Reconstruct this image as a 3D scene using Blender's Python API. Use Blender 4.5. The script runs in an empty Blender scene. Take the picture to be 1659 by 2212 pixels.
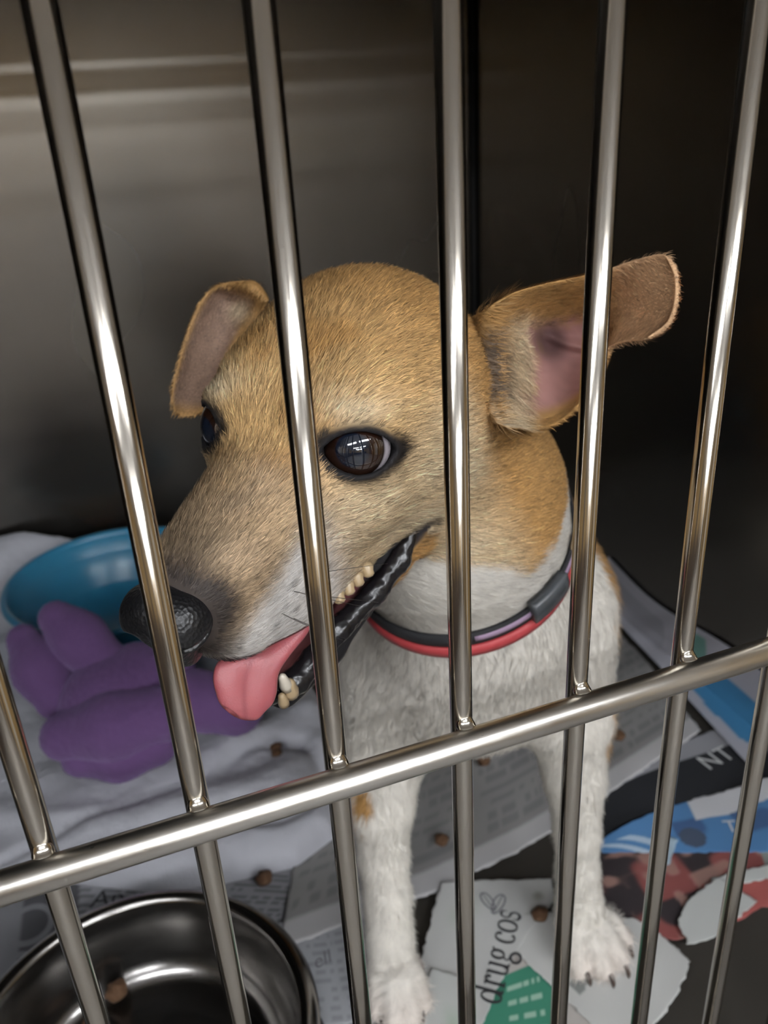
import bpy, bmesh, math, random
import numpy as np
from mathutils import Vector, Matrix

scene = bpy.context.scene
random.seed(7); rng = np.random.default_rng(7)

# ------------------------------------------------------------------ camera, world, exposure
cam_d = bpy.data.cameras.new('camera'); cam = bpy.data.objects.new('camera', cam_d)
scene.collection.objects.link(cam); scene.camera = cam
cam_d.sensor_fit = 'VERTICAL'; cam_d.sensor_height = 24.0; cam_d.lens = 1870.0 / 2212.0 * 24.0
CAM = np.array([[0.93386503, -0.20036454, 0.29622652], [-0.35354052, -0.3923934, 0.84913869], [-0.05389995, -0.89770901, -0.43727946]])
mw = Matrix.Identity(4)
for i in range(3):
    mw[i][0] = CAM[i, 0]; mw[i][1] = -CAM[i, 1]; mw[i][2] = -CAM[i, 2]
mw[0][3], mw[1][3], mw[2][3] = 0.0, -0.1793231, 0.49
cam.matrix_world = mw
cam_d.clip_start = 0.01; cam_d.clip_end = 50
cam_d.dof.use_dof = True; cam_d.dof.focus_distance = 0.248; cam_d.dof.aperture_fstop = 11.0

world = bpy.data.worlds.new('world'); scene.world = world; world.use_nodes = True
world.node_tree.nodes['Background'].inputs[0].default_value = (0.9, 0.95, 1.0, 1)
world.node_tree.nodes['Background'].inputs[1].default_value = 0.05
vs = scene.view_settings
vs.view_transform = 'Standard'; vs.look = 'None'; vs.gamma = 1.0; vs.use_curve_mapping = False
vs.exposure = 0.0
if hasattr(scene, 'cycles'):
    scene.cycles.caustics_reflective = False; scene.cycles.caustics_refractive = False; scene.cycles.sample_clamp_indirect = 6.0
TUBE_POWER = 56.0            # emission of the fluorescent tubes

# ------------------------------------------------------------------ scene helpers
def link(o, parent=None):
    scene.collection.objects.link(o)
    if parent is not None: o.parent = parent
    return o
def tag(o, label=None, cat=None, group=None, kind=None):
    if label: o['label'] = label
    if cat: o['category'] = cat
    if group: o['group'] = group
    if kind: o['kind'] = kind
    return o
def empty(name, loc=(0, 0, 0)):
    o = bpy.data.objects.new(name, None); o.empty_display_size = 0.02; o.location = loc
    return link(o)
def mesh_obj(name, V, F, material, parent=None, smooth=True, col=None, bevel=0.0, origin=None):
    me = bpy.data.meshes.new(name)
    V = np.asarray(V, float)
    org = np.zeros(3) if origin is None else np.asarray(origin, float)
    base = np.zeros(3)
    if parent is not None:
        base = np.array(parent.location)
        if parent.parent is not None: base = base + np.array(parent.parent.location)
    if isinstance(F, np.ndarray) and F.ndim == 2:
        k = F.shape[1]
        me.vertices.add(len(V)); me.vertices.foreach_set('co', (V - base - (org - base if origin is not None else 0)).astype(np.float32).ravel())
        me.loops.add(F.size); me.loops.foreach_set('vertex_index', F.astype(np.int32).ravel())
        me.polygons.add(len(F)); me.polygons.foreach_set('loop_start', np.arange(0, F.size, k, dtype=np.int32))
        me.polygons.foreach_set('loop_total', np.full(len(F), k, np.int32))
        me.update(calc_edges=True); me.validate()
    else:
        me.from_pydata([tuple(v) for v in (V - base - (org - base if origin is not None else 0))], [], [tuple(int(i) for i in f) for f in F]); me.update()
    if smooth:
        me.polygons.foreach_set('use_smooth', np.ones(len(me.polygons), bool))
    if col is not None:
        at = me.color_attributes.new('Col', 'FLOAT_COLOR', 'POINT')
        c = np.ones((len(V), 4), np.float32); c[:, :3] = col
        at.data.foreach_set('color', c.ravel())
    me.materials.append(material)
    o = bpy.data.objects.new(name, me)
    if origin is not None: o.location = tuple(org - base)
    link(o, parent)
    if bevel:
        m = o.modifiers.new('bevel', 'BEVEL'); m.width = bevel; m.segments = 2; m.limit_method = 'ANGLE'
    return o
def box_vf(lo, hi):
    x0, y0, z0 = lo; x1, y1, z1 = hi
    V = [(x0, y0, z0), (x1, y0, z0), (x1, y1, z0), (x0, y1, z0), (x0, y0, z1), (x1, y0, z1), (x1, y1, z1), (x0, y1, z1)]
    F = [(0, 3, 2, 1), (4, 5, 6, 7), (0, 1, 5, 4), (1, 2, 6, 5), (2, 3, 7, 6), (3, 0, 4, 7)]
    return V, F
def box(name, lo, hi, m, parent=None, bevel=0.0):
    V, F = box_vf(lo, hi)
    return mesh_obj(name, V, F, m, parent, smooth=False, bevel=bevel)
def tube_vf(path, radii, seg=12, caps=True):
    path = np.asarray(path, float); n = len(path)
    radii = np.broadcast_to(np.asarray(radii, float), (n,))
    T = np.gradient(path, axis=0); T /= np.linalg.norm(T, axis=1)[:, None]
    ref = np.array([0, 0, 1.0]) if abs(T[0][2]) < 0.9 else np.array([1.0, 0, 0])
    V = []; F = []
    nrm = np.cross(T[0], ref); nrm /= np.linalg.norm(nrm)
    for i in range(n):
        nrm = nrm - T[i] * (nrm @ T[i]); nrm /= np.linalg.norm(nrm); bi = np.cross(T[i], nrm)
        for k in range(seg):
            a = 2 * math.pi * k / seg
            V.append(path[i] + radii[i] * (math.cos(a) * nrm + math.sin(a) * bi))
    for i in range(n - 1):
        for k in range(seg):
            k2 = (k + 1) % seg
            F.append((i * seg + k, i * seg + k2, (i + 1) * seg + k2, (i + 1) * seg + k))
    if caps:
        F.append(tuple(range(seg))[::-1]); F.append(tuple((n - 1) * seg + k for k in range(seg)))
    return np.array(V), F
def lathe_vf(profile, c, seg=72):
    V = []; F = []; n = len(profile)
    for k in range(seg):
        a = 2 * math.pi * k / seg
        for r, z in profile: V.append((c[0] + r * math.cos(a), c[1] + r * math.sin(a), c[2] + z))
    for k in range(seg):
        k2 = (k + 1) % seg
        for i in range(n - 1): F.append((k * n + i, k2 * n + i, k2 * n + i + 1, k * n + i + 1))
    return np.array(V), F

# numpy value noise
def _hash(ix, iy, iz):
    n = (ix * 374761393 + iy * 668265263 + iz * 1274126177) & 0x7fffffff
    n = ((n ^ (n >> 13)) * 1274126177) & 0x7fffffff
    return ((n ^ (n >> 16)) & 0xffff) / 65535.0
def vnoise(p, s):
    p = np.asarray(p, float) * s + 1000.0; i = np.floor(p).astype(np.int64); f = p - i; f = f * f * (3 - 2 * f)
    r = 0
    for a in (0, 1):
        for b in (0, 1):
            for c in (0, 1):
                w = (f[:, 0] if a else 1 - f[:, 0]) * (f[:, 1] if b else 1 - f[:, 1]) * (f[:, 2] if c else 1 - f[:, 2])
                r = r + w * _hash(i[:, 0] + a, i[:, 1] + b, i[:, 2] + c)
    return r
def sstep(a, b, x):
    t = np.clip((x - a) / (b - a), 0, 1); return t * t * (3 - 2 * t)

# ------------------------------------------------------------------ materials
def principled(name, **kw):
    m = bpy.data.materials.new(name); m.use_nodes = True
    b = m.node_tree.nodes['Principled BSDF']
    for k, v in kw.items():
        b.inputs[k.replace('_', ' ')].default_value = (*v, 1) if isinstance(v, tuple) and len(v) == 3 else v
    return m, m.node_tree, b
def node(nt, t, **kw):
    n = nt.nodes.new(t)
    for k, v in kw.items(): setattr(n, k, v)
    return n
def noise_rough(nt, b, scale, lo, hi, stretch=(1, 1, 1), bump=0.0, detail=4.0, coord='Object'):
    tc = node(nt, 'ShaderNodeTexCoord'); mp = node(nt, 'ShaderNodeMapping'); mp.inputs['Scale'].default_value = stretch
    nz = node(nt, 'ShaderNodeTexNoise'); nz.inputs['Scale'].default_value = scale; nz.inputs['Detail'].default_value = detail
    mr = node(nt, 'ShaderNodeMapRange'); mr.inputs['To Min'].default_value = lo; mr.inputs['To Max'].default_value = hi
    nt.links.new(tc.outputs[coord], mp.inputs['Vector']); nt.links.new(mp.outputs[0], nz.inputs['Vector'])
    nt.links.new(nz.outputs[0], mr.inputs['Value']); nt.links.new(mr.outputs[0], b.inputs['Roughness'])
    if bump:
        bp = node(nt, 'ShaderNodeBump'); bp.inputs['Strength'].default_value = bump; bp.inputs['Distance'].default_value = 0.001
        nt.links.new(nz.outputs[0], bp.inputs['Height']); nt.links.new(bp.outputs[0], b.inputs['Normal'])
    return nz
def col_mat(name, rough=0.8, **kw):
    m, nt, b = principled(name, Roughness=rough, **kw)
    a = node(nt, 'ShaderNodeVertexColor', layer_name='Col'); nt.links.new(a.outputs[0], b.inputs['Base Color'])
    return m, nt, b

M = {}
M['bar'], nt, b = principled('bar_steel', Base_Color=(0.52, 0.48, 0.42), Metallic=1.0, Roughness=0.16)
noise_rough(nt, b, 60, 0.10, 0.20, (1, 1, 0.05))
M['cross'], nt, b = principled('crossbar_steel', Base_Color=(0.58, 0.555, 0.51), Metallic=1.0, Roughness=0.3)
noise_rough(nt, b, 260, 0.24, 0.36, (0.4, 1, 1), bump=0.06)
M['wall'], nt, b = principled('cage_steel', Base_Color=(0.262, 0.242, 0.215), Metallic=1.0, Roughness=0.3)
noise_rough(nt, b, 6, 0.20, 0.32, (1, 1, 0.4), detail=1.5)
M['floor_steel'], nt, b = principled('cage_floor_steel', Base_Color=(0.075, 0.068, 0.058), Metallic=0.6, Roughness=0.5)
noise_rough(nt, b, 30, 0.42, 0.6)
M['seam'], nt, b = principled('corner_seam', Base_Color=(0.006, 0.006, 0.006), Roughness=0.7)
M['room_wall'], nt, b = principled('room_paint', Base_Color=(0.50, 0.35, 0.16), Roughness=0.7)
M['wainscot'], nt, b = principled('dark_wood', Base_Color=(0.075, 0.055, 0.045), Roughness=0.5)
noise_rough(nt, b, 8, 0.4, 0.6, (1, 1, 0.1))
M['room_floor'], nt, b = principled('room_tiles', Base_Color=(0.26, 0.255, 0.25), Roughness=0.45)
M['ceiling'], nt, b = principled('ceiling_board', Base_Color=(0.80, 0.81, 0.83), Roughness=0.9)
M['fixture'], nt, b = principled('white_enamel', Base_Color=(0.8, 0.8, 0.8), Roughness=0.4)
M['panel_paint'], nt, b = principled('white_panel_paint', Base_Color=(0.72, 0.71, 0.68), Roughness=0.5)
M['tube'], nt, b = principled('fluorescent_tube', Base_Color=(1, 1, 1), Emission_Color=(0.93, 0.96, 1.0), Emission_Strength=TUBE_POWER)
# ------------------------------------------------------------------ numpy shape tools
def _v(*a): return np.array(a, float)
def sstep(a, b, x):
    t = np.clip((x - a) / (b - a), 0, 1); return t * t * (3 - 2 * t)
def smin(a, b, k):
    h = np.maximum(k - np.abs(a - b), 0.0) / k
    return np.minimum(a, b) - h * h * k * 0.25
def smax(a, b, k): return -smin(-a, -b, k)
def rotm(ax, deg):
    ax = np.array(ax, float); ax /= np.linalg.norm(ax); t = math.radians(deg)
    K = np.array([[0, -ax[2], ax[1]], [ax[2], 0, -ax[0]], [-ax[1], ax[0], 0]])
    return np.eye(3) + math.sin(t) * K + (1 - math.cos(t)) * K @ K
def ell(p, c, r, rot=None):
    q = p - np.array(c, float)
    if rot is not None: q = q @ rot
    r = np.array(r, float)
    k0 = np.sqrt(((q / r) ** 2).sum(-1)); k1 = np.sqrt(((q / (r * r)) ** 2).sum(-1)) + 1e-9
    return k0 * (k0 - 1.0) / k1
def cone(p, a, b, ra, rb):
    a = np.array(a, float); b = np.array(b, float); ab = b - a
    t = np.clip(((p - a) @ ab) / (ab @ ab), 0, 1)
    return np.sqrt(((p - (a + t[:, None] * ab)) ** 2).sum(-1)) - (ra + (rb - ra) * t)
def chain(p, pts, k):
    d = None
    for (a, ra), (b, rb) in zip(pts[:-1], pts[1:]):
        e = cone(p, a, b, ra, rb); d = e if d is None else smin(d, e, k)
    return d

def surface(fn, lo, hi, h, clip=None, block=12):
    """Surface nets of fn(points) <= 0 inside a box; blocks far from the surface are skipped."""
    lo = np.array(lo, float); n = np.ceil((np.array(hi, float) - lo) / (h * block)).astype(int)
    N = n * block + 1
    G = np.full(N, 1.0, np.float32)
    cc = np.stack(np.meshgrid(*[np.arange(m) for m in n], indexing='ij'), -1).reshape(-1, 3)
    if clip is not None:
        cc = cc[clip(lo + (cc + 0.5) * block * h, block * h)]
    cd = fn(lo + (cc + 0.5) * block * h)
    lim = block * h * 0.95 + 0.004
    loc = np.stack(np.meshgrid(*[np.arange(block + 1)] * 3, indexing='ij'), -1).reshape(-1, 3)
    for c in cc[cd <= -lim]:
        s = c * block; G[s[0]:s[0] + block + 1, s[1]:s[1] + block + 1, s[2]:s[2] + block + 1] = -1.0
    act = cc[np.abs(cd) < lim]
    for i in range(0, len(act), 24):
        ch = act[i:i + 24]
        P = (ch[:, None, :] * block + loc[None]).reshape(-1, 3)
        d = fn(lo + P * h).reshape(len(ch), block + 1, block + 1, block + 1)
        for c, dd in zip(ch, d):
            s = c * block; G[s[0]:s[0] + block + 1, s[1]:s[1] + block + 1, s[2]:s[2] + block + 1] = dd
    ins = G < 0
    corners = [(i, j, k) for i in (0, 1) for j in (0, 1) for k in (0, 1)]
    M = np.array(N) - 1
    def sl(A, o): return A[o[0]:o[0] + M[0], o[1]:o[1] + M[1], o[2]:o[2] + M[2]]
    cnt = sum(sl(ins, o).astype(np.int8) for o in corners)
    cells = np.argwhere((cnt > 0) & (cnt < 8))
    if clip is not None:
        cells = cells[clip(lo + (cells + 0.5) * h, h * 1.0)]
    idx = -np.ones(M, np.int32); idx[tuple(cells.T)] = np.arange(len(cells))
    acc = np.zeros((len(cells), 3)); num = np.zeros(len(cells))
    cv = {o: G[cells[:, 0] + o[0], cells[:, 1] + o[1], cells[:, 2] + o[2]] for o in corners}
    for a in corners:
        for ax in range(3):
            if a[ax]: continue
            b = list(a); b[ax] = 1; b = tuple(b)
            m = (cv[a] < 0) != (cv[b] < 0)
            t = np.where(m, cv[a] / (cv[a] - cv[b] + 1e-12), 0)
            pt = np.array(a, float)[None].repeat(len(cells), 0); pt[:, ax] += t
            acc += pt * m[:, None]; num += m
    V = lo + (cells + acc / num[:, None]) * h
    F = []
    for ax in range(3):
        u, v = [(1, 2), (2, 0), (0, 1)][ax]
        o = [0, 0, 0]; e = [0, 0, 0]; e[ax] = 1
        A = ins[tuple(slice(1, M[i]) if i != ax else slice(0, M[i]) for i in range(3))]
        B = ins[tuple(slice(1, M[i]) if i != ax else slice(1, M[i] + 1) for i in range(3))]
        for flip, mask in ((False, A & ~B), (True, ~A & B)):
            g = np.argwhere(mask)
            for i in range(3):
                if i != ax: g[:, i] += 1
            def at(du, dv):
                q = g.copy(); q[:, u] += du; q[:, v] += dv
                return idx[q[:, 0], q[:, 1], q[:, 2]]
            f = np.stack([at(-1, -1), at(0, -1), at(0, 0), at(-1, 0)], -1)
            f = f[(f >= 0).all(1)]
            F.append(f[:, ::-1] if flip else f)
    return V, np.concatenate(F)

def normals(V, F):
    n = np.cross(V[F[:, 2]] - V[F[:, 0]], V[F[:, 3]] - V[F[:, 1]])
    N = np.zeros_like(V)
    for i in range(4): np.add.at(N, F[:, i], n)
    return N / (np.linalg.norm(N, axis=1)[:, None] + 1e-12)

# ------------------------------------------------------------------ the dog's shape
HM = _v(0.0547864, 0.07219179, 0.39477534)             # between the eyes
HF = _v(-0.68596153, -0.60024863, -0.41128867)         # towards the nose
HL = _v(0.67130527, -0.74013006, -0.03945535)          # towards the dog's left
HU = _v(-0.28072409, -0.3031651, 0.91065081)           # up from the face
HS = 0.00087
HR = np.stack([HF, HL, HU])
def to_head(p): return (p - HM) @ HR.T / HS
def from_head(q): return HM + HS * (np.asarray(q, float) @ HR)

EYE_C = [_v(-6.5, 26.5, -6.0), _v(-6.5, -26.5, -6.0)]
EYE_R = 12.6
GAZE = []
for s in (1, -1):
    g = _v(0.70, 0.52 * s, 0.50); GAZE.append(g / np.linalg.norm(g))
def eye_frame(i):
    g = GAZE[i]; s = 1 if i == 0 else -1
    a = _v(-0.62, 0.62 * s, -0.42); a = a - g * (a @ g); a /= np.linalg.norm(a)   # towards the outer corner
    b = np.cross(g, a) * s; b /= np.linalg.norm(b)
    if b[2] < 0: b = -b
    return a, b, g
def almond(q, i, grow=0.0):
    """distance-like value of the lid opening in the plane of the eye"""
    a, b, g = eye_frame(i)
    w = q - EYE_C[i]
    x = w @ a; y = w @ b; z = w @ g
    x = x - 0.8; y = y + 0.2
    R1 = 15.5; hh = 7.6 + grow
    top = np.sqrt(x * x + (y - (hh - R1)) ** 2) - R1
    bot = np.sqrt(x * x + (y + (hh - R1)) ** 2) - R1
    d = np.maximum(top, bot)
    return np.maximum(d, -z + 2.0)

def crom(x, X, Y):
    """smooth interpolation of a table (monotone-ish cubic)"""
    X = np.array(X, float); Y = np.array(Y, float)
    m = np.gradient(Y, X)
    i = np.clip(np.searchsorted(X, x) - 1, 0, len(X) - 2)
    t = np.clip((x - X[i]) / (X[i + 1] - X[i]), 0, 1); h = X[i + 1] - X[i]
    return ((2 * t ** 3 - 3 * t ** 2 + 1) * Y[i] + (t ** 3 - 2 * t ** 2 + t) * h * m[i]
            + (-2 * t ** 3 + 3 * t ** 2) * Y[i + 1] + (t ** 3 - t ** 2) * h * m[i + 1])
MZ_F = [-34, -18, -4, 8, 25, 45, 60, 72, 81]
MZ_W = [33, 33.5, 31, 28, 24.5, 21, 18.5, 15, 9]
MZ_T = [4, 6, 7, 5, 5.5, 7, 7.5, 6, 1]
MZ_B = [-68, -69, -68, -67, -64, -58, -49, -39, -30]
def muzzle(q):
    x = q[:, 0]; w = crom(x, MZ_F, MZ_W); t = crom(x, MZ_F, MZ_T); b = crom(x, MZ_F, MZ_B)
    cu = t - w * 0.85; cu = np.maximum(cu, (t + b) / 2)
    v = q[:, 2] - cu
    ry = np.where(v > 0, t - cu, cu - b)
    e = np.where(v > 0, 2.1, 3.4 + 1.6 * sstep(58, 40, x))
    k = (np.abs(q[:, 1] / w) ** e + np.abs(v / ry) ** e) ** (1 / e)
    d = (k - 1) * np.minimum(w, ry) * 0.9
    d = smax(d, x - 80, 12); d = smax(d, -34 - x, 6)
    return d
def head_upper(q):
    ab = q.copy(); ab[:, 1] = np.sqrt(ab[:, 1] ** 2 + 4.0)          # left-right mirror with a soft seam
    d = ell(q, (-46, 0, -18), (50, 48, 37.5))
    d = smin(d, ell(q, (-68, 0, -22), (36, 42, 34)), 14)
    d = smin(d, ell(ab, (-18, 19, -5), (24, 19, 18)), 14)            # brow
    d = smin(d, ell(ab, (-42, 30, -38), (32, 18, 27)), 14)           # cheek
    d = smin(d, muzzle(q), 12)
    d = smin(d, ell(ab, (-4, 24, -28), (20, 13, 16)), 10)            # under the eye
    return d
def head_lower(q):
    ab = q.copy(); ab[:, 1] = np.sqrt(ab[:, 1] ** 2 + 1.0)
    d = chain(ab, [((-48, 24, -62), 15), ((-5, 20, -80), 8), ((34, 11, -88), 6.5), ((58, 4, -86), 6.5)], 6)
    d = smin(d, chain(q, [((-30, 0, -80), 18), ((16, 0, -94), 8), ((52, 0, -90), 6)], 6), 8)
    return d
def head_sdf(q):
    d = head_upper(q)
    # roof of the mouth: cut flat under the upper jaw
    lo = head_lower(q)
    d = smin(d, lo, 3.0)
    d = smin(d, ell(q, (-45, 0, -48), (30, 30, 30)), 10)
    for i in (0, 1):
        lid = np.sqrt(((q - EYE_C[i]) ** 2).sum(-1)) - (EYE_R + 1.7)
        d = smin(d, lid, 7)
    for i in (0, 1):
        d = smax(d, -almond(q, i), 1.6)
        d = np.maximum(d, -(np.sqrt(((q - EYE_C[i]) ** 2).sum(-1)) - (EYE_R + 0.2)))
    return d

NECK = [((0.106, 0.117, 0.375), 0.038), ((0.139, 0.135, 0.318), 0.040), ((0.157, 0.151, 0.268), 0.041), ((0.172, 0.188, 0.235), 0.052)]
NAPE = [((0.116, 0.126, 0.372), 0.034), ((0.154, 0.160, 0.322), 0.037), ((0.204, 0.222, 0.264), 0.042)]
def near(fn, p, c, r, pad, *a):
    """evaluate fn only close to its bounding ball"""
    ds = np.sqrt(((p - np.array(c)) ** 2).sum(-1)) - r
    m = ds < pad
    if m.any(): ds[m] = fn(p[m], *a)
    return ds
def leg(p, s):
    if s > 0:   # dog's left, the right one in the picture
        pts = [((0.212, 0.172, 0.230), 0.036), ((0.218, 0.153, 0.170), 0.0250), ((0.220, 0.146, 0.130), 0.0175), ((0.2205, 0.141, 0.090), 0.0132), ((0.221, 0.139, 0.062), 0.0124), ((0.222, 0.136, 0.032), 0.0150)]
        fw = _v(0.16, -0.98); w = 1.0; L = 0.0
    else:
        pts = [((0.138, 0.195, 0.220), 0.035), ((0.119, 0.185, 0.158), 0.0250), ((0.1125, 0.179, 0.120), 0.0185), ((0.1105, 0.175, 0.085), 0.0146), ((0.1095, 0.170, 0.058), 0.0138), ((0.106, 0.160, 0.030), 0.0150)]
        fw = _v(-0.20, -0.98); w = 0.68; L = 0.008
    d = chain(p, pts, 0.005)
    fw /= np.linalg.norm(fw); sd = _v(-fw[1], fw[0])
    base = np.array(pts[-1][0])
    for i, (o, ln, z) in enumerate(((-0.0140, 0.020, 0.0115), (-0.005, 0.028, 0.0125), (0.005, 0.028, 0.0125), (0.0140, 0.020, 0.0115))):
        a = base + _v(*(sd * o * 0.5 * w), -0.008)
        b = np.array([*(base[:2] + sd * o * 1.2 * w + fw * (ln + L)), z])
        t = chain(p, [(a, 0.0092), (a * .4 + b * .6 + _v(0, 0, .004), 0.0074), (b, 0.0076)], 0.004)
        d = smin(d, t, 0.0045 if i == 0 else 0.0016)
    return d
def hind(p, x):
    return chain(p, [((x - .006, 0.42, 0.20), 0.048), ((x, 0.39, 0.125), 0.030), ((x + .006, 0.452, 0.085), 0.016), ((x, 0.435, 0.029), 0.0125), ((x - .004, 0.40, 0.0175), 0.0125)], 0.02)
def body_sdf(p):
    T = rotm((0, 0, 1), -11)
    d = ell(p, (0.184, 0.240, 0.222), (0.062, 0.110, 0.074), T)           # rib cage
    d = smin(d, ell(p, (0.205, 0.36, 0.222), (0.056, 0.12, 0.062), T), 0.05)
    d = smin(d, ell(p, (0.166, 0.168, 0.215), (0.050, 0.045, 0.052)), 0.03)   # breast
    d = smin(d, ell(p, (0.215, 0.182, 0.225), (0.028, 0.045, 0.055)), 0.02)   # left shoulder
    d = smin(d, ell(p, (0.139, 0.200, 0.212), (0.026, 0.045, 0.055)), 0.02)
    d = smin(d, chain(p, NECK, 0.03), 0.035)
    d = smin(d, chain(p, NAPE, 0.03), 0.030)
    d = smin(d, near(leg, p, (0.22, 0.145, 0.13), 0.14, 0.03, 1), 0.022); d = smin(d, near(leg, p, (0.115, 0.175, 0.13), 0.14, 0.03, -1), 0.022)
    for x in (0.262, 0.172):
        d = smin(d, near(hind, p, (x, 0.42, 0.11), 0.14, 0.03, x), 0.02)
    d = smin(d, chain(p, [((0.232, 0.465, 0.255), 0.018), ((0.24, 0.52, 0.25), 0.012), ((0.235, 0.56, 0.20), 0.008)], 0.01), 0.015)
    return d
def dog_sdf(p):
    h = near(lambda w: head_sdf(to_head(w)) * HS, p, (0.083, 0.088, 0.385), 0.115, 0.02)
    return smin(h, body_sdf(p), 0.016)

def sheet(ctrl, nu, nv, thick):
    """closed thin shell through a grid of points; thick(u, v) in metres, laid on the far side"""
    C = np.array(ctrl, float)
    def line(A, n):
        m = A.shape[0]; t = np.linspace(0, m - 1, n); i = np.clip(t.astype(int), 0, m - 2); s = (t - i)
        E = np.concatenate([2 * A[:1] - A[1:2], A, 2 * A[-1:] - A[-2:-1]])
        s = s.reshape((-1,) + (1,) * (A.ndim - 1))
        p0, p1, p2, p3 = E[i], E[i + 1], E[i + 2], E[i + 3]
        return 0.5 * (2 * p1 + (p2 - p0) * s + (2 * p0 - 5 * p1 + 4 * p2 - p3) * s ** 2 + (3 * p1 - p0 - 3 * p2 + p3) * s ** 3)
    G = line(C, nu); G = line(G.transpose(1, 0, 2), nv).transpose(1, 0, 2)
    du = np.gradient(G, axis=0); dv = np.gradient(G, axis=1)
    n = np.cross(du, dv); n /= np.linalg.norm(n, axis=2)[..., None] + 1e-12
    U, W = np.meshgrid(np.linspace(0, 1, nu), np.linspace(0, 1, nv), indexing='ij')
    T = thick(U, W)[..., None]
    A = G; B = G + n * T
    V = np.concatenate([A.reshape(-1, 3), B.reshape(-1, 3)])
    id0 = np.arange(nu * nv).reshape(nu, nv); id1 = id0 + nu * nv
    F = [np.stack([id0[:-1, :-1], id0[:-1, 1:], id0[1:, 1:], id0[1:, :-1]], -1).reshape(-1, 4),
         np.stack([id1[:-1, :-1], id1[1:, :-1], id1[1:, 1:], id1[:-1, 1:]], -1).reshape(-1, 4)]
    ring = np.concatenate([id0[0, :], id0[1:, -1], id0[-1, :-1][::-1], id0[:-1, 0][::-1][:-1]])
    r2 = np.roll(ring, -1); N = nu * nv
    F.append(np.stack([ring, ring + N, r2 + N, r2], -1))
    uv = np.concatenate([np.stack([U, W, 0 * U], -1).reshape(-1, 3), np.stack([U, W, 0 * U + 1], -1).reshape(-1, 3)])
    return V, np.concatenate(F), uv
EAR_NEAR = [
    [(0.1380, 0.1076, 0.4135), (0.1362, 0.1081, 0.4041), (0.1345, 0.1048, 0.3964), (0.1327, 0.0973, 0.3899), (0.1324, 0.0873, 0.3840)],
    [(0.1369, 0.0923, 0.4195), (0.1370, 0.0925, 0.4110), (0.1364, 0.0895, 0.4000), (0.1323, 0.0815, 0.3910), (0.1318, 0.0735, 0.3842)],
    [(0.1460, 0.0892, 0.4242), (0.1630, 0.1098, 0.4071), (0.1687, 0.1114, 0.3913), (0.1551, 0.0905, 0.3827), (0.1412, 0.0692, 0.3822)],
    [(0.1593, 0.0900, 0.4257), (0.1835, 0.1188, 0.4042), (0.1881, 0.1196, 0.3882), (0.1751, 0.0989, 0.3805), (0.1554, 0.0729, 0.3807)],
    [(0.1732, 0.0913, 0.4262), (0.1933, 0.1157, 0.4072), (0.1976, 0.1155, 0.3936), (0.1886, 0.1011, 0.3871), (0.1714, 0.0814, 0.3853)],
    [(0.1883, 0.0966, 0.4261), (0.1968, 0.1051, 0.4142), (0.1966, 0.1032, 0.4057), (0.1917, 0.0968, 0.4014), (0.1848, 0.0909, 0.3967)],
    [(0.1931, 0.0897, 0.4297), (0.1965, 0.0893, 0.4221), (0.1968, 0.0874, 0.4140), (0.1937, 0.0850, 0.4072), (0.1869, 0.0847, 0.4022)],
    [(0.1973, 0.0784, 0.4334), (0.1989, 0.0758, 0.4272), (0.1976, 0.0728, 0.4183), (0.1943, 0.0713, 0.4108), (0.1878, 0.0723, 0.4061)],
    [(0.1978, 0.0737, 0.4316), (0.1986, 0.0708, 0.4265), (0.1970, 0.0677, 0.4193), (0.1938, 0.0666, 0.4127), (0.1877, 0.0685, 0.4078)],
]
EAR_FAR = [
    [(0.0794, 0.1778, 0.4140), (0.0746, 0.1799, 0.4195), (0.0710, 0.1844, 0.4211), (0.0674, 0.1913, 0.4206)],
    [(0.0757, 0.1818, 0.4079), (0.0707, 0.1935, 0.4112), (0.0648, 0.1972, 0.4142), (0.0586, 0.1931, 0.4181)],
    [(0.0695, 0.1811, 0.4000), (0.0644, 0.1912, 0.4025), (0.0578, 0.1930, 0.4060), (0.0510, 0.1889, 0.4117)],
    [(0.0619, 0.1778, 0.3929), (0.0577, 0.1857, 0.3941), (0.0514, 0.1861, 0.3975), (0.0440, 0.1818, 0.4025)],
    [(0.0559, 0.1718, 0.3864), (0.0512, 0.1772, 0.3868), (0.0449, 0.1783, 0.3894), (0.0383, 0.1745, 0.3934)],
    [(0.0510, 0.1664, 0.3818), (0.0459, 0.1689, 0.3809), (0.0396, 0.1697, 0.3827), (0.0337, 0.1673, 0.3854)],
    [(0.0457, 0.1615, 0.3778), (0.0411, 0.1613, 0.3765), (0.0364, 0.1616, 0.3764), (0.0327, 0.1618, 0.3788)],
]
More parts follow.
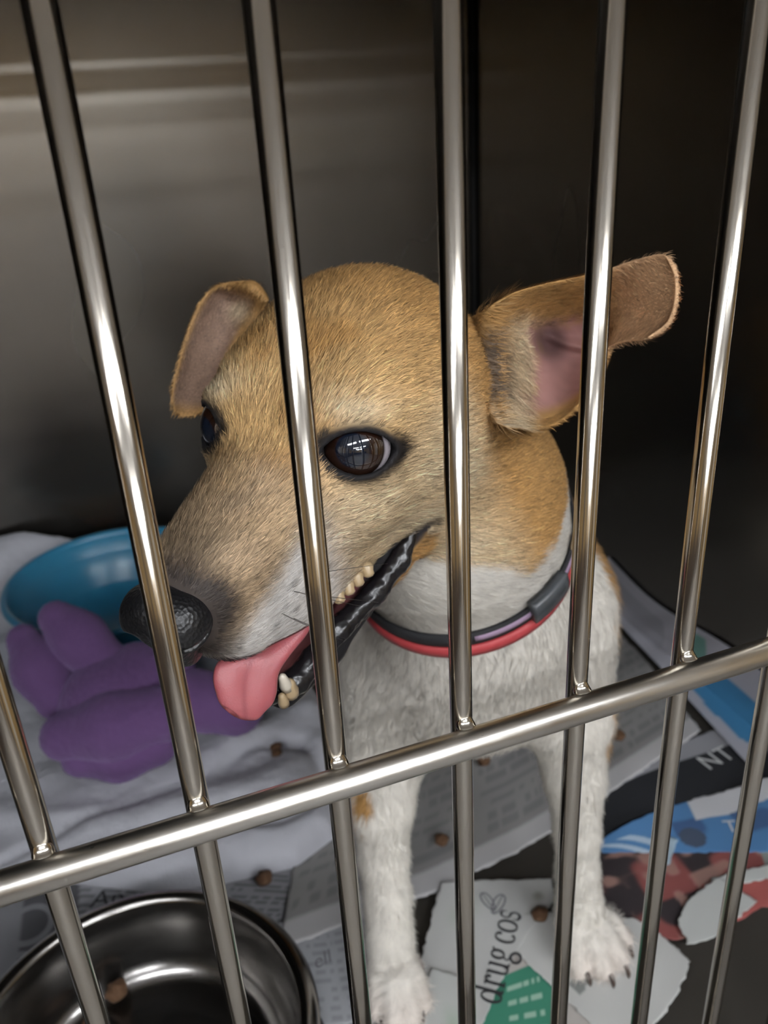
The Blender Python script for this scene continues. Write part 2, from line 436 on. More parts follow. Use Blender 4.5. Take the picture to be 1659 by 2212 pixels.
TONGUE = [
    [(0.0460, 0.0676, 0.3328), (0.0492, 0.0672, 0.3331), (0.0521, 0.0656, 0.3342), (0.0555, 0.0628, 0.3357), (0.0590, 0.0605, 0.3370)],
    [(0.0325, 0.0576, 0.3318), (0.0370, 0.0577, 0.3304), (0.0417, 0.0568, 0.3296), (0.0474, 0.0558, 0.3304), (0.0528, 0.0551, 0.3314)],
    [(0.0231, 0.0517, 0.3322), (0.0281, 0.0519, 0.3302), (0.0334, 0.0519, 0.3280), (0.0394, 0.0515, 0.3269), (0.0450, 0.0509, 0.3273)],
    [(0.0199, 0.0487, 0.3289), (0.0246, 0.0488, 0.3264), (0.0297, 0.0492, 0.3238), (0.0352, 0.0487, 0.3231), (0.0404, 0.0483, 0.3237)],
    [(0.0197, 0.0465, 0.3234), (0.0239, 0.0465, 0.3203), (0.0283, 0.0466, 0.3178), (0.0333, 0.0463, 0.3173), (0.0385, 0.0463, 0.3184)],
    [(0.0205, 0.0455, 0.3196), (0.0239, 0.0452, 0.3167), (0.0279, 0.0450, 0.3145), (0.0320, 0.0451, 0.3140), (0.0366, 0.0454, 0.3154)],
    [(0.0224, 0.0443, 0.3169), (0.0245, 0.0443, 0.3143), (0.0276, 0.0441, 0.3125), (0.0306, 0.0445, 0.3119), (0.0335, 0.0447, 0.3132)],
]

# ------------------------------------------------------------------ the cage shell and the room it stands in
X0, X1, Y1, ZT = -0.315, 0.460, 0.762, 0.605
def struct(o): o['kind'] = 'structure'; return o
struct(box('floor', (X0 - .004, -0.012, -0.006), (X1 + .004, Y1 + .004, 0.0), M['floor_steel']))
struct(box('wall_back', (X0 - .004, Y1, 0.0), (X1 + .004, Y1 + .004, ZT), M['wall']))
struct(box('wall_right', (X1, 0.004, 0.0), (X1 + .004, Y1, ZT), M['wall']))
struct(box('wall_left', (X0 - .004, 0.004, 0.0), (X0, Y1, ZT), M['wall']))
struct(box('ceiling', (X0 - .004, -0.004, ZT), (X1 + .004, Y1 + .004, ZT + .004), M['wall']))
# dark folded seam down the far corner
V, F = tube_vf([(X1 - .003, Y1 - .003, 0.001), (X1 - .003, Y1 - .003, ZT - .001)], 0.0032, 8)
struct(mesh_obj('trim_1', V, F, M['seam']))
RX0, RX1, RY0, RY1, RZ0, RZ1 = -3.2, 3.0, -8.6, 1.3, -1.00, 1.40
struct(box('floor_room', (RX0, RY0, RZ0 - .02), (RX1, RY1, RZ0), M['room_floor']))
struct(box('ceiling_room', (RX0, RY0, RZ1), (RX1, RY1, RZ1 + .02), M['ceiling']))
struct(box('wall_front', (RX0, RY0 - .05, RZ0), (RX1, RY0, RZ1), M['room_wall']))
struct(box('wall_room_left', (RX0 - .05, RY0, RZ0), (RX0, RY1, RZ1), M['room_wall']))
struct(box('wall_room_right', (RX1, RY0, RZ0), (RX1 + .05, RY1, RZ1), M['room_wall']))
struct(box('wall_room_back', (RX0, RY1, RZ0), (RX1, RY1 + .05, RZ1), M['room_wall']))
struct(box('trim_2', (RX0, RY0, RZ0), (RX1, RY0 + .03, 0.12), M['wainscot']))
struct(box('trim_3', (RX0, RY0, RZ0), (RX0 + .03, -0.3, 0.12), M['wainscot']))

# unseen panels added on the room's walls to make streaks in the polished steel
def opening(name, lo, hi, m, frame):
    o = struct(box(name, lo, hi, m))
    return o
opening('streak_panel_1', (0.55, RY0 + .001, RZ0), (1.45, RY0 + .05, 1.10), M['panel_paint'], None)
opening('streak_panel_2', (RX1 - .05, -2.6, RZ0), (RX1 - .001, -1.7, 1.10), M['panel_paint'], None)
opening('streak_panel_3', (RX1 - .06, -5.2, RZ0), (RX1 - .001, -3.8, 1.15), M['wainscot'], None)
opening('streak_panel_4', (RX0 + .001, -3.4, RZ0), (RX0 + .06, -2.5, 1.15), M['wainscot'], None)

# fluorescent fittings under the room's ceiling
def fitting(x, y, label):
    t = tag(empty('ceiling_light', (x, y, RZ1)), label, 'light', 'fluorescent ceiling lights')
    box('housing', (x - .62, y - .15, RZ1 - .05), (x + .62, y + .15, RZ1), M['fixture'], t)
    for s in (-1, 1):
        V, F = tube_vf([(x - .59, y + s * .07, RZ1 - .075), (x + .59, y + s * .07, RZ1 - .075)], 0.019, 12)
        mesh_obj('tube', V, F, M['tube'], t)
fitting(-0.80, -1.25, 'twin-tube fluorescent ceiling light nearest the cage, to its left')
fitting(0.70, -1.25, 'twin-tube fluorescent ceiling light nearest the cage, to its right')
fitting(-0.80, -3.20, 'twin-tube fluorescent ceiling light in mid room, on the left')
fitting(0.70, -3.20, 'twin-tube fluorescent ceiling light in mid room, on the right')
fitting(-0.80, -5.20, 'twin-tube fluorescent ceiling light in the third row, on the left')
fitting(0.70, -5.20, 'twin-tube fluorescent ceiling light in the third row, on the right')
fitting(-0.80, -7.20, 'added unseen twin-tube ceiling light at the far wall, on the left')  # this row, left and right, is added to brighten the bar tops
fitting(0.70, -7.20, 'added unseen twin-tube ceiling light at the far wall, on the right')

# ------------------------------------------------------------------ the barred door
door = tag(empty('cage_gate', (0.07, 0.0, 0.012)), 'stainless steel cage door of upright bars welded to a crossbar', 'cage gate')
BR, CR, ZC = 0.00318, 0.0043, 0.3240
bar_me = None
for k in range(-7, 13):
    x = -0.0318 + 0.0380 * k
    if bar_me is None:
        n = 2
        V, F = tube_vf([(0, 0, 0.012), (0, 0, 0.595)], BR, 32)
        o = mesh_obj('bar', V, F, M['bar'], None); bar_me = o.data
        o.parent = door
    else:
        o = bpy.data.objects.new('bar', bar_me); link(o, door)
    o.location = (x - 0.07, 0.0, -0.012)
    zf = 0.0
def crossbar(z, name='crossbar'):
    V, F = tube_vf([(X0 + .006, -BR - CR + .0012, z), (X1 - .006, -BR - CR + .0012, z)], CR, 32)
    return mesh_obj(name, V, F, M['cross'], door)
main_bar = crossbar(ZC - .0005); crossbar(0.586)
for x in (X0 + .008, X1 - .008):
    V, F = tube_vf([(x, 0, 0.012), (x, 0, 0.595)], 0.005, 16); mesh_obj('frame_rail', V, F, M['bar'], door)
for z in (0.012, 0.595):
    V, F = tube_vf([(X0 + .008, 0, z), (X1 - .008, 0, z)], 0.005, 16); mesh_obj('frame_rail', V, F, M['bar'], door)
# weld beads where bar meets crossbar
weld_me = None
for k in range(-7, 13):
    x = -0.0318 + 0.0380 * k
    if weld_me is None:
        def wf(p):
            d = ell(p, (0, -.0034, .0030), (.0028, .0024, .0013))
            return smin(d, ell(p, (0, -.0022, .0040), (.0024, .0016, .0026)), .0014)
        V, F = surface(wf, (-.005, -.008, -.002), (.005, .003, .009), .00045)
        o = mesh_obj('weld', V, F, M['bar']); weld_me = o.data; o.parent = main_bar
    else:
        o = bpy.data.objects.new('weld', weld_me); link(o, main_bar)
    o.location = (x - 0.07, 0.0, ZC - 0.012)

# ------------------------------------------------------------------ the dog
dog = tag(empty('dog', (0.17, 0.22, 0.0)), 'small tan and white short-haired dog standing behind the bars with its tongue out', 'dog')
NPL = _v(0.152, 0.143, 0.300); NNN = _v(0.052, 0.034, -0.107); NNN /= np.linalg.norm(NNN)
Vb, Fb = surface(dog_sdf, (0.04, 0.06, -0.006), (0.32, 0.60, 0.36), 0.0024, clip=lambda p, m: (p - NPL) @ NNN > -m)
Vh, Fh = surface(dog_sdf, (-0.03, -0.03, 0.272), (0.226, 0.22, 0.47), 0.0011, clip=lambda p, m: (p - NPL) @ NNN < m + .0012)
Ven, Fen, UVn = sheet(EAR_NEAR, 64, 44, lambda u, v: 0.0005 + (0.0024 + .003 * (1 - u) ** 4) * np.sqrt(np.clip(v * (1 - v) * 4, 0, 1)) * np.sqrt(np.clip(1 - u ** 10, 0, 1)))
_g = np.exp(-((UVn[:, 1] - .36 - .95 * (UVn[:, 0] - .32)) / .035) ** 2) * sstep(.28, .33, UVn[:, 0]) * sstep(.58, .48, UVn[:, 0]) * (UVn[:, 2] < .5)
Ven = Ven + (_v(0, -.1793, .49) - Ven) / .33 * (_g * .006)[:, None]
Vef, Fef, UVf = sheet(EAR_FAR, 48, 32, lambda u, v: 0.0005 + 0.0026 * np.sqrt(np.clip(v * (1 - v) * 4, 0, 1)) * np.sqrt(np.clip(1 - u ** 10, 0, 1)))

C_TAN = _v(0.47, 0.265, 0.095); C_GOLD = _v(0.60, 0.385, 0.17); C_CREAM = _v(0.66, 0.52, 0.34); C_GREY = _v(0.45, 0.325, 0.205)
C_DARK = _v(0.045, 0.035, 0.03); C_WHITE = _v(0.74, 0.70, 0.635); C_LIP = _v(0.56, 0.53, 0.50); C_BLK = _v(0.010, 0.009, 0.010); C_PINK = _v(0.42, 0.15, 0.15)
def mixc(c, d, w): return c + (d - c) * np.clip(w, 0, 1)[:, None]
def dog_color(V, N):
    """fur colour and hair length of every point"""
    q = to_head(V); f, l, u = q[:, 0], q[:, 1], q[:, 2]; a = np.abs(l)
    nz = vnoise(V, 90) - .5; nf = vnoise(V, 420) - .5
    hn = np.stack([N @ HF, N @ HL, N @ HU], -1)
    # ---- body
    inhead = ((V - NPL) @ NNN) < 0.0
    c = np.tile(C_WHITE, (len(V), 1)); ln = np.full(len(V), 0.0075)
    jit = nz * 0.02 + nf * 0.006
    back = sstep(0.146, 0.157, V[:, 1] + 0.15 * (V[:, 0] - .24) + 0.25 * (V[:, 2] - .20) + jit) * sstep(0.13, 0.16, V[:, 2] + jit)
    back = back * sstep(0.188, 0.203, V[:, 0] + 0.9 * (V[:, 1] - .19) + jit)
    c = mixc(c, C_TAN * 1.05, back)
    for pt, r in ((_v(0.240, 0.143, 0.166), 0.015), (_v(0.092, 0.182, 0.128), 0.014)):
        dd = np.linalg.norm((V - pt) * _v(1, .8, .8), axis=1); c = mixc(c, C_TAN, 1 - sstep(r * .75, r * 1.05, dd + jit))
    c = mixc(c, _v(0.70, 0.56, 0.50), (1 - sstep(0.0, 0.02, np.abs(V[:, 2] - 0.012))) * 0.35 * (V[:, 2] < .05))
    # ---- neck: tan above a wavering line, white below
    zb = np.interp(V[:, 0], [.095, .115, .131, .152, .166, .183, .191, .20], [.334, .327, .3225, .312, .3175, .326, .337, .352]) + nz * .006 + nf * .004
    tan = sstep(-0.003, 0.003, V[:, 2] - zb) * (V[:, 1] < 0.30)
    # ---- head
    hc = np.tile(C_TAN, (len(V), 1))
    hc = mixc(hc, C_GOLD, sstep(-70, -15, f) * 0.9)
    hc = mixc(hc, C_TAN * 1.0, sstep(-.1, .5, nz * 1.6))
    eL = np.minimum(np.linalg.norm(q - EYE_C[0], axis=1), np.linalg.norm(q - EYE_C[1], axis=1))
    cheek = sstep(6, -20, u) * sstep(10, 22, a) * sstep(-62, -34, f)
    hc = mixc(hc, C_CREAM, cheek * (0.85 + nz * .5))
    # pale brow over the eye
    for i in (0, 1):
        aa, bb, gg = eye_frame(i)
        w = q - EYE_C[i]; bx, by = w @ aa, w @ bb
        br = np.exp(-((bx + 2) / 13) ** 2 - ((by - 13.5) / 5) ** 2) * (w @ gg > -4)
        hc = mixc(hc, C_CREAM * 1.08, br * 0.9)
    muz = sstep(4, 34, f)
    hc = mixc(hc, C_GREY, muz * (0.85 + nz * .6))
    bridge = sstep(26, 62, f) * sstep(15, 5, a) * sstep(-14, -4, u)
    hc = mixc(hc, C_GREY * 0.45, bridge * (.75 + nz))
    hc = mixc(hc, C_CREAM * _v(.8, .75, .7), np.exp(-((f - 40) / 14) ** 2 - ((u + 20) / 9) ** 2) * (a > 8) * .55)
    lipw = sstep(-9, -26, u + (f - 55) * 0.30) * sstep(16, 40, f)
    hc = mixc(hc, C_LIP * 1.30, lipw * (1.1 + nz * .6))
    nd = np.sqrt(((f - 82) / 1.15) ** 2 + (l / 1.05) ** 2 + (u + 6) ** 2)
    hc = mixc(hc, C_DARK, sstep(30, 16.5, nd + nz * 9))
    # whisker spots
    for wf_, wu in ((38, -27), (46, -25), (53, -29), (30, -34), (41, -34), (50, -36), (58, -33)):
        dd = np.hypot(f - wf_, u - wu) / (1.0 + 0 * f) ; hc = mixc(hc, C_DARK, (1 - sstep(.6, 1.5, dd + nf * 1.2)) * .85 * (a > 8))
    # dark skin round the eyes
    for i in (0, 1):
        al = almond(q, i); aa, bb, gg = eye_frame(i); w = q - EYE_C[i]
        front = (w @ gg > -3) & (eL < 26)
        tear = np.clip(-(w @ aa) / 14, 0, 1)
        rim = sstep(5.2, 2.0, al + nz * 3.0 - tear * 1.5 + np.clip(w @ bb, 0, 9) * .10)
        hc = mixc(hc, C_DARK * .35, rim * front)
        hc = mixc(hc, C_BLK, sstep(2.2, 1.0, al) * front)
    # lower jaw and mouth
    hh = inhead | (V[:, 2] > 0.3)
    up = head_upper(q); lo = head_lower(q)
    low = (lo < up - 1.0) & (f > -22) & (u < -60) & (lo < 5) & hh
    chin = sstep(-88, -92, u + 0.06 * (f - 20)) + sstep(-.35, -.7, hn[:, 2])
    jc = mixc(np.tile(C_BLK, (len(V), 1)), C_LIP * 1.15, chin)
    jc = mixc(jc, C_TAN * 1.25, sstep(4, -10, f) * sstep(.15, -.2, hn[:, 2]))
    jc = mixc(jc, C_PINK * .8, (sstep(.35, .75, hn[:, 2]) * (hn[:, 1] < .35) * sstep(20, 13, a)))
    hc = np.where(low[:, None], jc, hc)
    mb = crom(f, MZ_F, MZ_B)
    edge = (up < lo + 1) & (f > -24) & (u < mb + 6.5) & (up < 5) & hh
    hc = np.where(edge[:, None], mixc(hc, C_BLK * 1.5, sstep(3.4, 1.2, u - mb + nz * 3 - sstep(50, 70, f) * 2.5)), hc)
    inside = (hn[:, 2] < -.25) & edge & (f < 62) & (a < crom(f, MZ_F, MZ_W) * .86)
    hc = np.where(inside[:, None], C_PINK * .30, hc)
    cor = np.sqrt((f + 17) ** 2 + (a - 34) ** 2 + (u + 65) ** 2)
    hc = mixc(hc, C_BLK * 2, sstep(11, 5, cor))
    under = inhead & (u < -66) & (f < -10)
    tan_h = np.where(under, tan, 1.0)
    c = np.where(hh[:, None], mixc(c, hc, tan * 0 + np.where(f > -28, np.maximum(tan_h, low | edge), tan)), c)
    c = c * (1 + nf * 0.22 + nz * 0.10)[:, None]
    # hair length (m): short on the face, longer on the neck
    ln = np.where(hh, 0.0052, 0.0075); ln = np.where((f > 5) & inhead, 0.0036, ln); ln = np.where((f > 60) & inhead, 0.0022, ln)
    bare = (low & (chin < .6) & ((f > -3) | (hn[:, 2] > 0))) | inside | ((nd < 15) & inhead) | ((cor < 6) & hh) | (edge & (u < mb + 1.5))
    for i in (0, 1): bare |= (almond(q, i) < 2.0) & (eL < 22) & inhead
    ln = np.where(bare, 0, ln)
    ln = np.where((eL < 19) & inhead, np.minimum(ln, .0028), ln)
    return np.clip(c, 0.003, 0.95), ln
def flow(V, N):
    q = to_head(V); inhead = ((V - NPL) @ NNN) < 0.0
    s = np.sign(q[:, 1]); t = np.clip(np.abs(q[:, 1]) / 30, 0, 1)
    hf = np.stack([-np.ones(len(V)), 0.35 * s * t, -0.10 - 0.45 * t * sstep(20, -40, q[:, 0])], -1) @ HR
    bf = np.tile(_v(0.05, 0.25, -1.0), (len(V), 1))
    w = sstep(-.02, .03, (V - NPL) @ NNN)[:, None]
    return hf * (1 - w) + bf * w

def ear_color(uv, nearear, V):
    u, v, s = uv[:, 0], uv[:, 1], uv[:, 2]; nz = vnoise(V, 260) - .5
    c = np.tile(C_TAN * .9, (len(u), 1))
    if nearear:
        pink = sstep(.21, .27, u + nz * .10 + .10 * (v - .5)) * sstep(.64, .52, u) * sstep(.20, .34, v + nz * .12) * sstep(.90, .76, v)
        pale = np.exp(-((u - .20 + .06 * (v - .5)) / .055) ** 2) * sstep(.12, .3, v)
        c = mixc(c, C_CREAM * _v(.95, .95, .95), pale * (s < .5) * .95)
        c = mixc(c, _v(0.33, 0.17, 0.15), pink * (s < .5))
        c = mixc(c, _v(0.055, 0.028, 0.028), sstep(.1, .9, np.exp(-((u - .31) / .085) ** 2 - ((v - .38) / .16) ** 2)) * sstep(.2, .26, u) * .9 * (s < .5))  # shade in the hollow of the ear cup, put into the colour
        c = mixc(c, _v(0.58, 0.36, 0.20), sstep(.58, .70, u))
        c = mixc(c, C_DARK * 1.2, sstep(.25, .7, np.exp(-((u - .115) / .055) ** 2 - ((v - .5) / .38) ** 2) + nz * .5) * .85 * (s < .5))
    else:
        inner = sstep(.10, .25, v) * sstep(1.02, .9, v) * sstep(.02, .14, u) * sstep(1.02, .86, u)
        c = mixc(c, _v(0.23, 0.15, 0.115), inner * (s < .5) * .9)
        c = mixc(c, C_CREAM * .9, np.exp(-((u - .20) / .07) ** 2 - ((v - .28) / .16) ** 2) * (s < .5) * .8)
    return np.clip(c * (1 + nz * .3)[:, None], 0, 1)

parts_v, parts_f, parts_c, off = [], [], [], 0
skin = []
for V, F in ((Vb, Fb), (Vh, Fh)):
    N = normals(V, F); C, L = dog_color(V, N)
    skin.append((V, F, N, C, L, flow(V, N)))
    parts_v.append(V); parts_f.append(F + off); parts_c.append(C); off += len(V)
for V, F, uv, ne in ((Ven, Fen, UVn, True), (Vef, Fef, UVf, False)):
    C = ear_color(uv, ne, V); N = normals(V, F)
    fl = np.tile((V[len(V) // 2 - 1] - V[0])[None] if ne else (V[len(V) // 2 - 20] - V[0])[None], (len(V), 1))
    L = np.full(len(V), .0026)
    if ne:
        u_, v_ = uv[:, 0], uv[:, 1]
        L = np.where((u_ > .235) & (u_ < .56) & (v_ > .3) & (v_ < .9) & (uv[:, 2] < .5), .0, L)
        L = np.where((u_ > .06) & (u_ < .235), .0070, L); L = np.where(u_ > .94, .0012, L)
    else:
        L = np.where((uv[:, 2] < .5) & (uv[:, 0] > .3) & (uv[:, 1] < .85), .0012, L)
    skin.append((V, F, N, C, L, fl))
    parts_v.append(V); parts_f.append(F + off); parts_c.append(C); off += len(V)
M['skin'], nt, b = col_mat('dog_coat', 0.75); b.inputs['Specular IOR Level'].default_value = 0.25
body = mesh_obj('body', np.concatenate(parts_v), np.concatenate(parts_f), M['skin'], dog, col=np.concatenate(parts_c))

# hair: short tapered blades lying along the coat
def grow(skin, counts):
    RV, RC, RN = [], [], []
    for (V, F, N, C, L, D), n in zip(skin, counts):
        P4 = V[F]; ar = np.linalg.norm(np.cross(P4[:, 2] - P4[:, 0], P4[:, 3] - P4[:, 1]), axis=1) * .5
        cen = P4.mean(1); nf = N[F].mean(1)
        seen = ((np.array([0, -.18, .49]) - cen) * nf).sum(1) > -0.06
        w = ar * (L[F].min(1) > 0) * np.where(seen, 1.0, 0.25)
        ids = rng.choice(len(F), n, p=w / w.sum())
        a, bb = rng.random(n)[:, None], rng.random(n)[:, None]
        wt = [(1 - a) * (1 - bb), a * (1 - bb), a * bb, (1 - a) * bb]
        root = sum(V[F[ids, i]] * wt[i] for i in range(4)); nn = sum(N[F[ids, i]] * wt[i] for i in range(4))
        nn /= np.linalg.norm(nn, axis=1)[:, None] + 1e-9
        col = C[F[ids]].mean(1); ln = L[F[ids]].mean(1) * (0.6 + 0.8 * rng.random(n))
        d = D[F[ids]].mean(1) + rng.normal(0, .18, (n, 3)) * np.linalg.norm(D[F[ids, 0]], axis=1)[:, None]
        d = d - nn * (d * nn).sum(1)[:, None]; d /= np.linalg.norm(d, axis=1)[:, None] + 1e-9
        sd = np.cross(nn, d)
        lift = ((0.22 + 0.20 * rng.random(n)) * (1 - .45 * np.clip((col[:, 2] - .38) / .12, 0, 1)))[:, None]
        wd = (0.00010 + 0.00009 * rng.random(n))[:, None]
        ln_ = ln[:, None]
        p0 = root - nn * .0002; p1 = root + d * ln_ * .5 + nn * ln_ * lift * .55; p2 = root + d * ln_ + nn * ln_ * lift * .75
        vv = np.stack([p0 - sd * wd, p0 + sd * wd, p1 + sd * wd * .8, p1 - sd * wd * .8, p2], 1)
        j = rng.random(n); pale = np.clip((col[:, 2] - .38) / .12, 0, 1); k = 1 + rng.normal(0, .20, n); k = np.where(j < .10, k * 0.52, k); k = np.where(j > .84, k * 1.45, k); k = k + (1 + rng.normal(0, .06, n) - k) * pale
        cc = np.clip(col * k[:, None], .004, .95)
        tip = np.clip(cc * 1.18 + .012, 0, .95)
        RV.append(vv.reshape(-1, 3)); RC.append(np.stack([cc * .9, cc * .9, cc, cc, tip], 1).reshape(-1, 3))
        nr = nn + rng.normal(0, .16, (n, 3)) + d * .15
        RN.append(np.repeat(nr / np.linalg.norm(nr, axis=1)[:, None], 5, 0))
    V = np.concatenate(RV); C = np.concatenate(RC); N = np.concatenate(RN)
    n = len(V) // 5; b5 = np.arange(n, dtype=np.int32)[:, None] * 5
    T = np.concatenate([b5 + np.array([[0, 2, 1]]), b5 + np.array([[0, 3, 2]]), b5 + np.array([[3, 4, 2]])], 1).reshape(-1, 3)
    return V, T.astype(np.int32), C, N
Vf, Tf, Cf, Nf = grow(skin, (70000, 150000, 22000, 9000))
M['fur'], nt, b = col_mat('dog_fur', 0.62); b.inputs['Specular IOR Level'].default_value = 0.3
fur = mesh_obj('fur', Vf, Tf, M['fur'], dog, col=Cf)
fur.data.normals_split_custom_set_from_vertices([tuple(v) for v in Nf])
tag(fur, kind='stuff')

# eyes
M['eye'], nt, b = col_mat('dog_eye', 0.05); b.inputs['Coat Weight'].default_value = 1.0; b.inputs['Coat Roughness'].default_value = 0.01
b.inputs['Specular IOR Level'].default_value = 0.6
LOOK = [_v(0.66, 0.36, 0.56), _v(0.80, -0.40, 0.30)]
for i in (0, 1):
    seg, rings = 64, 48; V = []; g = LOOK[i] / np.linalg.norm(LOOK[i])
    ax = np.cross(g, _v(0, 0, 1)); ax /= np.linalg.norm(ax); bx = np.cross(g, ax)
    for r in range(rings + 1):
        t = math.pi * r / rings
        for k in range(seg):
            p = 2 * math.pi * k / seg
            rad = EYE_R * (1 + 0.035 * math.exp(-(t / .55) ** 2))
            V.append(EYE_C[i] + rad * (math.cos(t) * g + math.sin(t) * (math.cos(p) * ax + math.sin(p) * bx)))
    V = np.array(V); F = []
    for r in range(rings):
        for k in range(seg): F.append((r * seg + k, r * seg + (k + 1) % seg, (r + 1) * seg + (k + 1) % seg, (r + 1) * seg + k))
    t = np.degrees(np.arccos(np.clip(((V - EYE_C[i]) / np.linalg.norm(V - EYE_C[i], axis=1)[:, None]) @ g, -1, 1)))
    nz = vnoise(V, .9) - .5
    c = np.tile(_v(0.42, 0.38, 0.41), (len(V), 1))
    c = mixc(c, _v(0.012, 0.006, 0.004), sstep(62, 57, t)); c = mixc(c, _v(0.020, 0.008, 0.0045), sstep(56, 46, t) * (0.8 + nz))
    c = mixc(c, _v(0.006, 0.009, 0.017), sstep(30, 26.5, t))
    mesh_obj('eye', from_head(V), F, M['eye'], dog, col=np.clip(c, 0, 1))

# nose leather with nostrils
def nose_sdf(p):
    q = to_head(p); ab = q.copy(); ab[:, 1] = np.sqrt(ab[:, 1] ** 2 + 0.6)
    d = ell(q, (78.5, 0, -4.5), (10.5, 13.6, 13.0), rotm((0, 1, 0), 12))
    d = smin(d, ell(ab, (79, 8.2, -4), (9.5, 6.8, 9.0)), 3)
    d = smin(d, ell(q, (78, 0, -18), (8, 4.5, 12)), 5)
    d = smax(d, -ell(ab, (89.0, 7.0, -6.5), (7.5, 3.6, 3.4), rotm((0, 0, 1), -8)), 2.0)
    d = smax(d, -ell(ab, (84, 13.6, -9.0), (8, 6, 1.8), rotm((1, 0, 0), -25)), 1.5)
    d = smax(d, -ell(q, (90, 0, -16), (5, 1.0, 16)), 1.6)
    return d * HS
nc = from_head(_v(81, 0, -8))
V, F = surface(nose_sdf, nc - .026, nc + .026, .0007)
M['nose'], nt, b = principled('dog_nose', Base_Color=(0.007, 0.007, 0.008), Roughness=0.38)
vo = node(nt, 'ShaderNodeTexVoronoi'); vo.inputs['Scale'].default_value = 900; tc = node(nt, 'ShaderNodeTexCoord'); bp = node(nt, 'ShaderNodeBump')
bp.inputs['Strength'].default_value = .4; bp.inputs['Distance'].default_value = .0006
nt.links.new(tc.outputs['Object'], vo.inputs['Vector']); nt.links.new(vo.outputs['Distance'], bp.inputs['Height']); nt.links.new(bp.outputs[0], b.inputs['Normal'])
tag(mesh_obj('nose', V, F, M['nose'], dog), 'black leathery nose')

# tongue
V, F, uv = sheet(TONGUE, 50, 40, lambda u, v: 0.0008 + 0.0030 * np.sqrt(np.clip(v * (1 - v) * 4, 0, 1)) * np.sqrt(np.clip(1.02 - u ** 6, 0, 1)))
tc_ = mixc(np.tile(_v(0.37, 0.095, 0.105), (len(V), 1)), _v(0.27, 0.06, 0.07), np.exp(-((uv[:, 1] - .42) / .05) ** 2) * .8)
tc_ = mixc(tc_, _v(0.29, 0.07, 0.08), sstep(.35, .0, uv[:, 0]))
M['tongue'], nt, b = col_mat('dog_tongue', 0.38); b.inputs['Subsurface Weight'].default_value = .15; b.inputs['Subsurface Scale'].default_value = .004
nzn = node(nt, 'ShaderNodeTexNoise'); nzn.inputs['Scale'].default_value = 1800; bp = node(nt, 'ShaderNodeBump'); bp.inputs['Strength'].default_value = .25; bp.inputs['Distance'].default_value = .0004
tcn = node(nt, 'ShaderNodeTexCoord'); nt.links.new(tcn.outputs['Object'], nzn.inputs['Vector']); nt.links.new(nzn.outputs[0], bp.inputs['Height']); nt.links.new(bp.outputs[0], b.inputs['Normal'])
tag(mesh_obj('tongue', V, F, M['tongue'], dog, col=tc_), 'pink tongue hanging out')

# wet black lower lip
M['lip'], nt, b = principled('wet_lip', Base_Color=(0.008, 0.007, 0.008), Roughness=0.27)
def lip_sdf(p):
    q = to_head(p); d = None
    for s in (1, -1):
        e = chain(q, [((-17, 32 * s, -66.5), 2.4), ((-7, 29.5 * s, -73), 4.2), ((8, 24 * s, -77.5), 4.8), ((30, 17 * s, -77), 4.8), ((44, 13.5 * s, -78.5), 4.8), ((55, 10.5 * s, -79), 5.0), ((64, 4 * s, -76.5), 5.0)], 3)
        d = e if d is None else smin(d, e, 2)
    return (d + (vnoise(q, .55) - .5) * 0.9) * HS
V, F = surface(lip_sdf, from_head(_v(0, 0, -76)) - .075, from_head(_v(0, 0, -76)) + .075, .0007)
tag(mesh_obj('lip', V, F, M['lip'], dog), 'wet black lower lip')

# teeth
M['tooth'], nt, b = principled('tooth_enamel', Base_Color=(0.42, 0.31, 0.18), Roughness=0.3)
M['canine'], nt, b = principled('canine_enamel', Base_Color=(0.62, 0.56, 0.46), Roughness=0.25)
def tooth(base, tip, r0, r1, m='tooth'):
    base, tip = _v(*base), _v(*tip); P5 = [base + (tip - base) * t for t in (0, .3, .6, .85, 1.0)]
    V, F = tube_vf(P5, [r0, r0 * 1.04, r0 * .8, (r0 + r1) * .42, r1 * .5], 12)
    mesh_obj('tooth', V, F, M[m], dog)
tooth((0.0430, 0.0512, 0.3150), (0.0413, 0.0488, 0.3226), .0021, .0011, 'canine')
tooth((0.0443, 0.0530, 0.3110), (0.0437, 0.0505, 0.3182), .0028, .0020)
tooth((0.0412, 0.0503, 0.3095), (0.0404, 0.0490, 0.3150), .0018, .0012)
for a_, b_ in (((0.0654, 0.0610, 0.3412), (0.0658, 0.0579, 0.3379)), ((0.0694, 0.0623, 0.3426), (0.0698, 0.0593, 0.3393)), ((0.0733, 0.0637, 0.3443), (0.0737, 0.0607, 0.3409)), ((0.0775, 0.0652, 0.3461), (0.0778, 0.0621, 0.3427)), ):
    tooth(a_, b_, .0024, .0021)

# claws and whiskers
M['claw'], nt, b = principled('dog_claw', Base_Color=(0.05, 0.03, 0.022), Roughness=0.4)
for base, fw, w, L_ in (((0.222, 0.136), _v(0.16, -0.98), 1.0, 0.0), ((0.106, 0.160), _v(-0.20, -0.98), 0.68, 0.008)):
    fw = fw / np.linalg.norm(fw); sd = _v(-fw[1], fw[0])
    for o, ln in ((-0.0140, 0.020), (-0.005, 0.028), (0.005, 0.028), (0.0140, 0.020)):
        e = _v(*base) + sd * o * 1.2 * w + fw * (ln + L_)
        pts = [(*(e + fw * .004), .0135), (*(e + fw * .0080), .0125), (*(e + fw * .0102), .0085), (*(e + fw * .0106), .0058)]
        V, F = tube_vf(pts, [.0019, .0017, .0012, .0004], 8); mesh_obj('claw', V, F, M['claw'], dog)
M['whisker'], nt, b = principled('whisker_hair', Base_Color=(0.03, 0.025, 0.02), Roughness=0.4)
